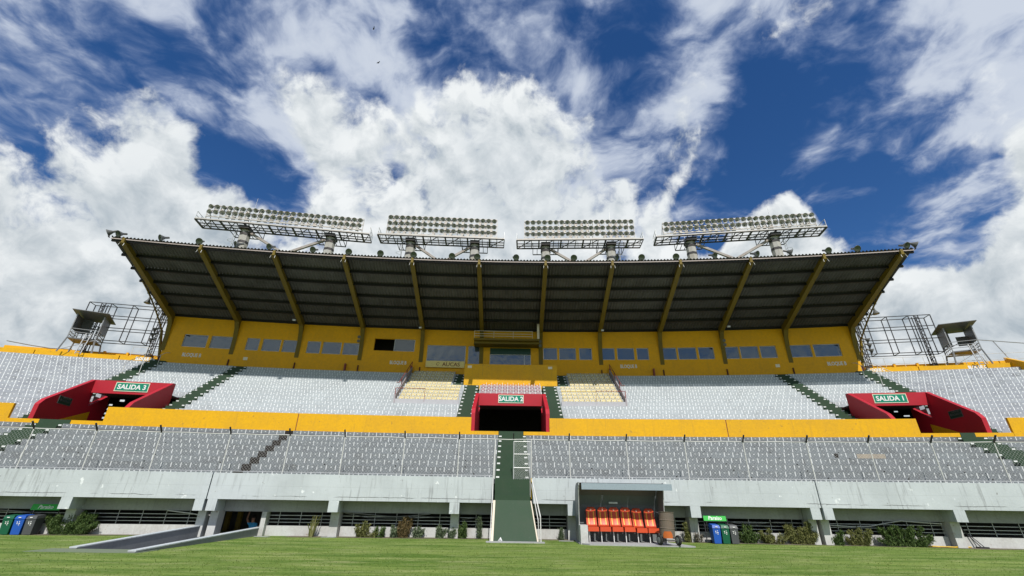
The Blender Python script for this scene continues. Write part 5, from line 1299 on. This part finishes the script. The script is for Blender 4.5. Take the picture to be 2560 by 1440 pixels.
# ================================================================== EMPTY BILLBOARD FRAMES
def board_frame(ac, rows_, label, half=1.17):
    k = 178.5 * pi / 180; w = half * k
    r = empty('billboard_frame', pt(ac, 43.2, 12.5), -radians(ac), label, 'frame', 'empty billboard frames')
    z0, z1 = 1.95, 5.55
    for y, nm in ((0.0, 'front_grid'), (0.9, 'rear_grid')):
        g = MB(); zs = [z0] + [z0 + (z1 - z0) * t for t in rows_] + [z1]
        for z in zs: g.bar((-w, y, z), (w, y, z), 0.06)
        n = 4
        for q in range(n + 1):
            x = -w + 2 * w * q / n
            g.bar((x, y, z0), (x, y, z1), 0.06)
        g.build(nm, M['dark_steel'], r, True)
    t = MB()
    for x in (-w, -w / 2, 0, w / 2, w):
        for z in (z0, z1): t.bar((x, 0, z), (x, .9, z), 0.05)
    t.build('tie', M['dark_steel'], r, True)
    for x in (-w * 0.72, w * 0.72):
        p = MB()
        for dx_, dy_ in ((-.17, .26), (.17, .26), (-.17, .6), (.17, .6)): p.bar((x + dx_, dy_, 0), (x + dx_, dy_, z1 + .05), 0.06)
        for q in range(13):
            za = q * .43; p.bar((x - .17, .26, za), (x + .17, .26, za + .21), 0.05); p.bar((x + .17, .26, za + .21), (x - .17, .26, za + .43), 0.05)
        p.build('lattice_post', M['dark_steel'], r, True)
        MB().box(x - .2, x + .2, .22, .64, 0, .95).build('post_foot', M['dark_steel'], r, True)
board_frame(-11.75, (.34, .67), 'empty dark steel billboard frame behind the left wing')
board_frame(11.65, (.36, .70), 'empty dark steel billboard frame behind the right wing')

# ================================================================== LOOKOUT BOOTHS
def booth(ac, s_, label):
    r = empty('lookout_booth', pt(ac, 42.3, 12.6), -radians(ac) + s_ * radians(14), label, 'booth', 'lookout booths on stilts')
    W, Dp, zf, zt = 1.9, 1.7, 1.35, 3.55
    for i, (x, y) in enumerate(((-W / 2, -Dp / 2), (W / 2, -Dp / 2), (W / 2, Dp / 2), (-W / 2, Dp / 2))):
        sp = 1.22; MB().bar((x * sp, y * sp, 0), (x, y, zf), 0.09).build('leg', M['galv_dark'], r, True); MB().bar((x, y, zf), (x, y, zt), 0.07).build('corner_post', M['galv_dark'], r, True)
    MB().box(-W / 2, W / 2, -Dp / 2, Dp / 2, zf - .06, zf + .04).build('floor', M['booth'], r, True)
    for x in (-W / 2, W / 2): MB().box(x - .02, x + .02, -Dp / 2 + .03, Dp / 2 - .03, zf + .85, zt).build('side_sheet', M['booth'], r, True)
    MB().box(-W / 2 + .03, -W / 2 + .75, Dp / 2 - .02, Dp / 2 + .02, zf + .85, zt).build('rear_sheet', M['booth'], r, True); MB().box(W / 2 - .75, W / 2 - .03, Dp / 2 - .02, Dp / 2 + .02, zf + .85, zt - .5).build('rear_sheet', M['booth'], r, True)
    MB().hexa([(-W / 2 - .35, -Dp / 2 - .45, zt + .22), (W / 2 + .35, -Dp / 2 - .45, zt + .22), (W / 2 + .35, Dp / 2 + .3, zt - .02), (-W / 2 - .35, Dp / 2 + .3, zt - .02), (-W / 2 - .35, -Dp / 2 - .45, zt + .27), (W / 2 + .35, -Dp / 2 - .45, zt + .27), (W / 2 + .35, Dp / 2 + .3, zt + .03), (-W / 2 - .35, Dp / 2 + .3, zt + .03)]).build('roof', M['booth'], r, True)
    g = MB()
    for z in (zf + .3, zf + .55, zf + .85):
        g.bar((-W / 2, -Dp / 2, z), (W / 2, -Dp / 2, z), 0.045)
        for x in (-W / 2, W / 2): g.bar((x, -Dp / 2, z), (x, Dp / 2, z), 0.045)
    for x in (-W / 2, W / 2):
        for q in range(1, 4): g.bar((x, -Dp / 2 + Dp * q / 4, zf), (x, -Dp / 2 + Dp * q / 4, zf + .85), 0.03)
    g.build('railing', M['galv_dark'], r, True)
    l = MB()
    for x in (.2, .55): l.bar((x, -Dp / 2 - .55, -.1), (x, -Dp / 2 - .03, zf + .5), 0.06)
    for q in range(6): t = q / 6; l.bar((.2, -Dp / 2 - .55 + .5 * t, 1.8 * t), (.55, -Dp / 2 - .55 + .5 * t, 1.8 * t), 0.045)
    l.build('ladder', M['galv_dark'], r, True)
    br = MB(); br.bar((-W / 2 * 1.2, -Dp / 2 * 1.2, .15), (W / 2, -Dp / 2, zf), .04); br.build('brace', M['galv_dark'], r, True)
M['galv_dark'] = paint('galv_dark', (0.26, 0.27, 0.28), (0.15, 0.14, 0.13), 0.5, 0.0, 2.0, 0.5, 0.2)
booth(-12.42, 1, 'grey sheet metal lookout booth on stilts at the left'); booth(13.05, -1, 'grey sheet metal lookout booth on stilts at the right')

# ================================================================== RAILS beside the end stairs
for s_ in (-1, 1):
    side = 'left' if s_ < 0 else 'right'
    r = empty('stair_rail', pt(s_ * 10.4, 41, 12), 0, 'thin pale handrails at the top of the stairs by the %s wing' % side, 'railing', 'handrails at the wings')
    b = MB()
    for a in (9.99, 10.39):
        b.tube([pt(s_ * a, 38.2, urow(8)[1] + .75), pt(s_ * a, 40.8, urow(12)[1] + .85), pt(s_ * a, 42.6, 13.55)], 0.022, 5)
        for Y, z in ((38.2, urow(8)[1] - .3), (40.2, urow(11)[1] - .2)): b.tube([pt(s_ * a, Y, z), pt(s_ * a, Y, z + 1.05)], 0.022, 5)
    b.build('handrail', M['tube_white'], r)
    b = MB(); a0, a1 = (10.42, 14.4) if s_ > 0 else (10.30, 11.05)
    n = 8 if s_ > 0 else 2
    for zz in ((.62, 1.15)): b.tube([pt(s_ * (a0 + (a1 - a0) * q / 12), 41.8, 12.5 + zz) for q in range(13)], 0.02, 5)
    for q in range(n + 1): b.tube([pt(s_ * (a0 + (a1 - a0) * q / n), 41.8, 12.5), pt(s_ * (a0 + (a1 - a0) * q / n), 41.8, 13.65)], 0.02, 5)
    b.build('guard_rail', M['tube_white'], r)
# wire fence frame on the far right wing, pipe on the far left
r = empty('wing_fence', pt(13.7, 43.5, 12.5), 0, 'bent steel fence frame above the far right wing', 'fence')
b = MB(); b.bar(pt(12.9, 43.6, 14.6), pt(13.55, 43.6, 15.6), .06); b.bar(pt(13.55, 43.6, 15.6), pt(14.9, 43.6, 14.9), .06); b.bar(pt(13.55, 43.6, 15.6), pt(13.75, 43.2, 12.5), .07); b.bar(pt(14.15, 43.6, 15.3), pt(14.35, 43.2, 12.5), .06)
b.build('frame_bar', M['galv_dark'], r)
r = empty('pipe', pt(-13.9, 43.9, 13.5), 0, 'dark bent pipe lying on the far left wing wall', 'pipe')
MB().tube([pt(-14.6, 44.0, 13.95), pt(-14.0, 44.0, 13.7), pt(-13.5, 44.0, 13.55), pt(-13.0, 44.05, 13.62)], .05, 5).build('tube', M['galv_dark'], r)
MB().prism([(39.4, 10.9), (42.0, 12.3), (42.0, 13.3), (39.4, 12.0)], lambda Y, z: pt(13.85, Y, z), lambda Y, z: pt(13.93, Y, z)).build('end_wall_panel', M['yellow'], bpy.data.objects['wing_wall.001'])

# ================================================================== BIRDS
for i, (p, lab) in enumerate((((-28.3, 36.5, 65.5), 'tiny dark bird highest in the sky'), ((-19.9, 40.6, 61.0), 'tiny dark bird in the cloud left of the centre'), ((-19.3, 42.9, 57.0), 'lowest tiny dark bird under the other two'))):
    r = empty('bird', p, radians(30 * i), lab, 'bird', 'birds in the sky')
    r.scale = (.55, .55, .55)
    MB().lathe([(0.02, -.28), (.09, -.08), (.08, .12), (.02, .26)], 8, Matrix.Rotation(pi / 2, 4, 'Y')).build('body', M['bird'], r, True)
    for s_ in (-1, 1): MB().add([(-.1, 0, .04), (.14, 0, .04), (.05, s_ * .55, .18), (-.12, s_ * .5, .17), (-.1, 0, .02), (.14, 0, .02), (.05, s_ * .55, .165), (-.12, s_ * .5, .155)], [(0, 1, 2, 3), (7, 6, 5, 4), (0, 1, 5, 4), (1, 2, 6, 5), (2, 3, 7, 6)]).build('wing', M['bird'], r, True)

# ================================================================== TURF
def turf():
    rr = random.Random(3); vs = []; fs = []; N = 60000
    for k in range(N):
        u = rr.random(); d = 9.0 + 15.0 * u; th = rr.uniform(-1.08, 1.08)
        x = d * math.tan(th) if abs(th) < 0.9 else d * math.tan(0.9) * (1 if th > 0 else -1) * rr.uniform(0.95, 1.1); y = d
        if RX0 - .3 < x < RX1 + .3 and y > 15.8: continue
        if 2.9 < x < 7.7 and y > 20.7: continue
        if -1.0 < x < 1.6 and y > 21.55: continue
        if math.hypot(x, y - CY) - 135 > 23.75: continue
        h = rr.uniform(.012, .035); w = rr.uniform(.006, .012); t = rr.uniform(0, pi); lx, ly = rr.gauss(0, .018), rr.gauss(0, .018)
        b = len(vs); vs += [(x - w * cos(t), y - w * sin(t), 0), (x + w * cos(t), y + w * sin(t), 0), (x + lx, y + ly, h)]; fs.append((b, b + 1, b + 2))
    me = bpy.data.meshes.new('grass'); me.from_pydata(vs, [], fs); me.update()
    tag(link('grass', me, M['blade']), 'short mown grass on the pitch in front of the stand', 'grass', kind='stuff')
turf()
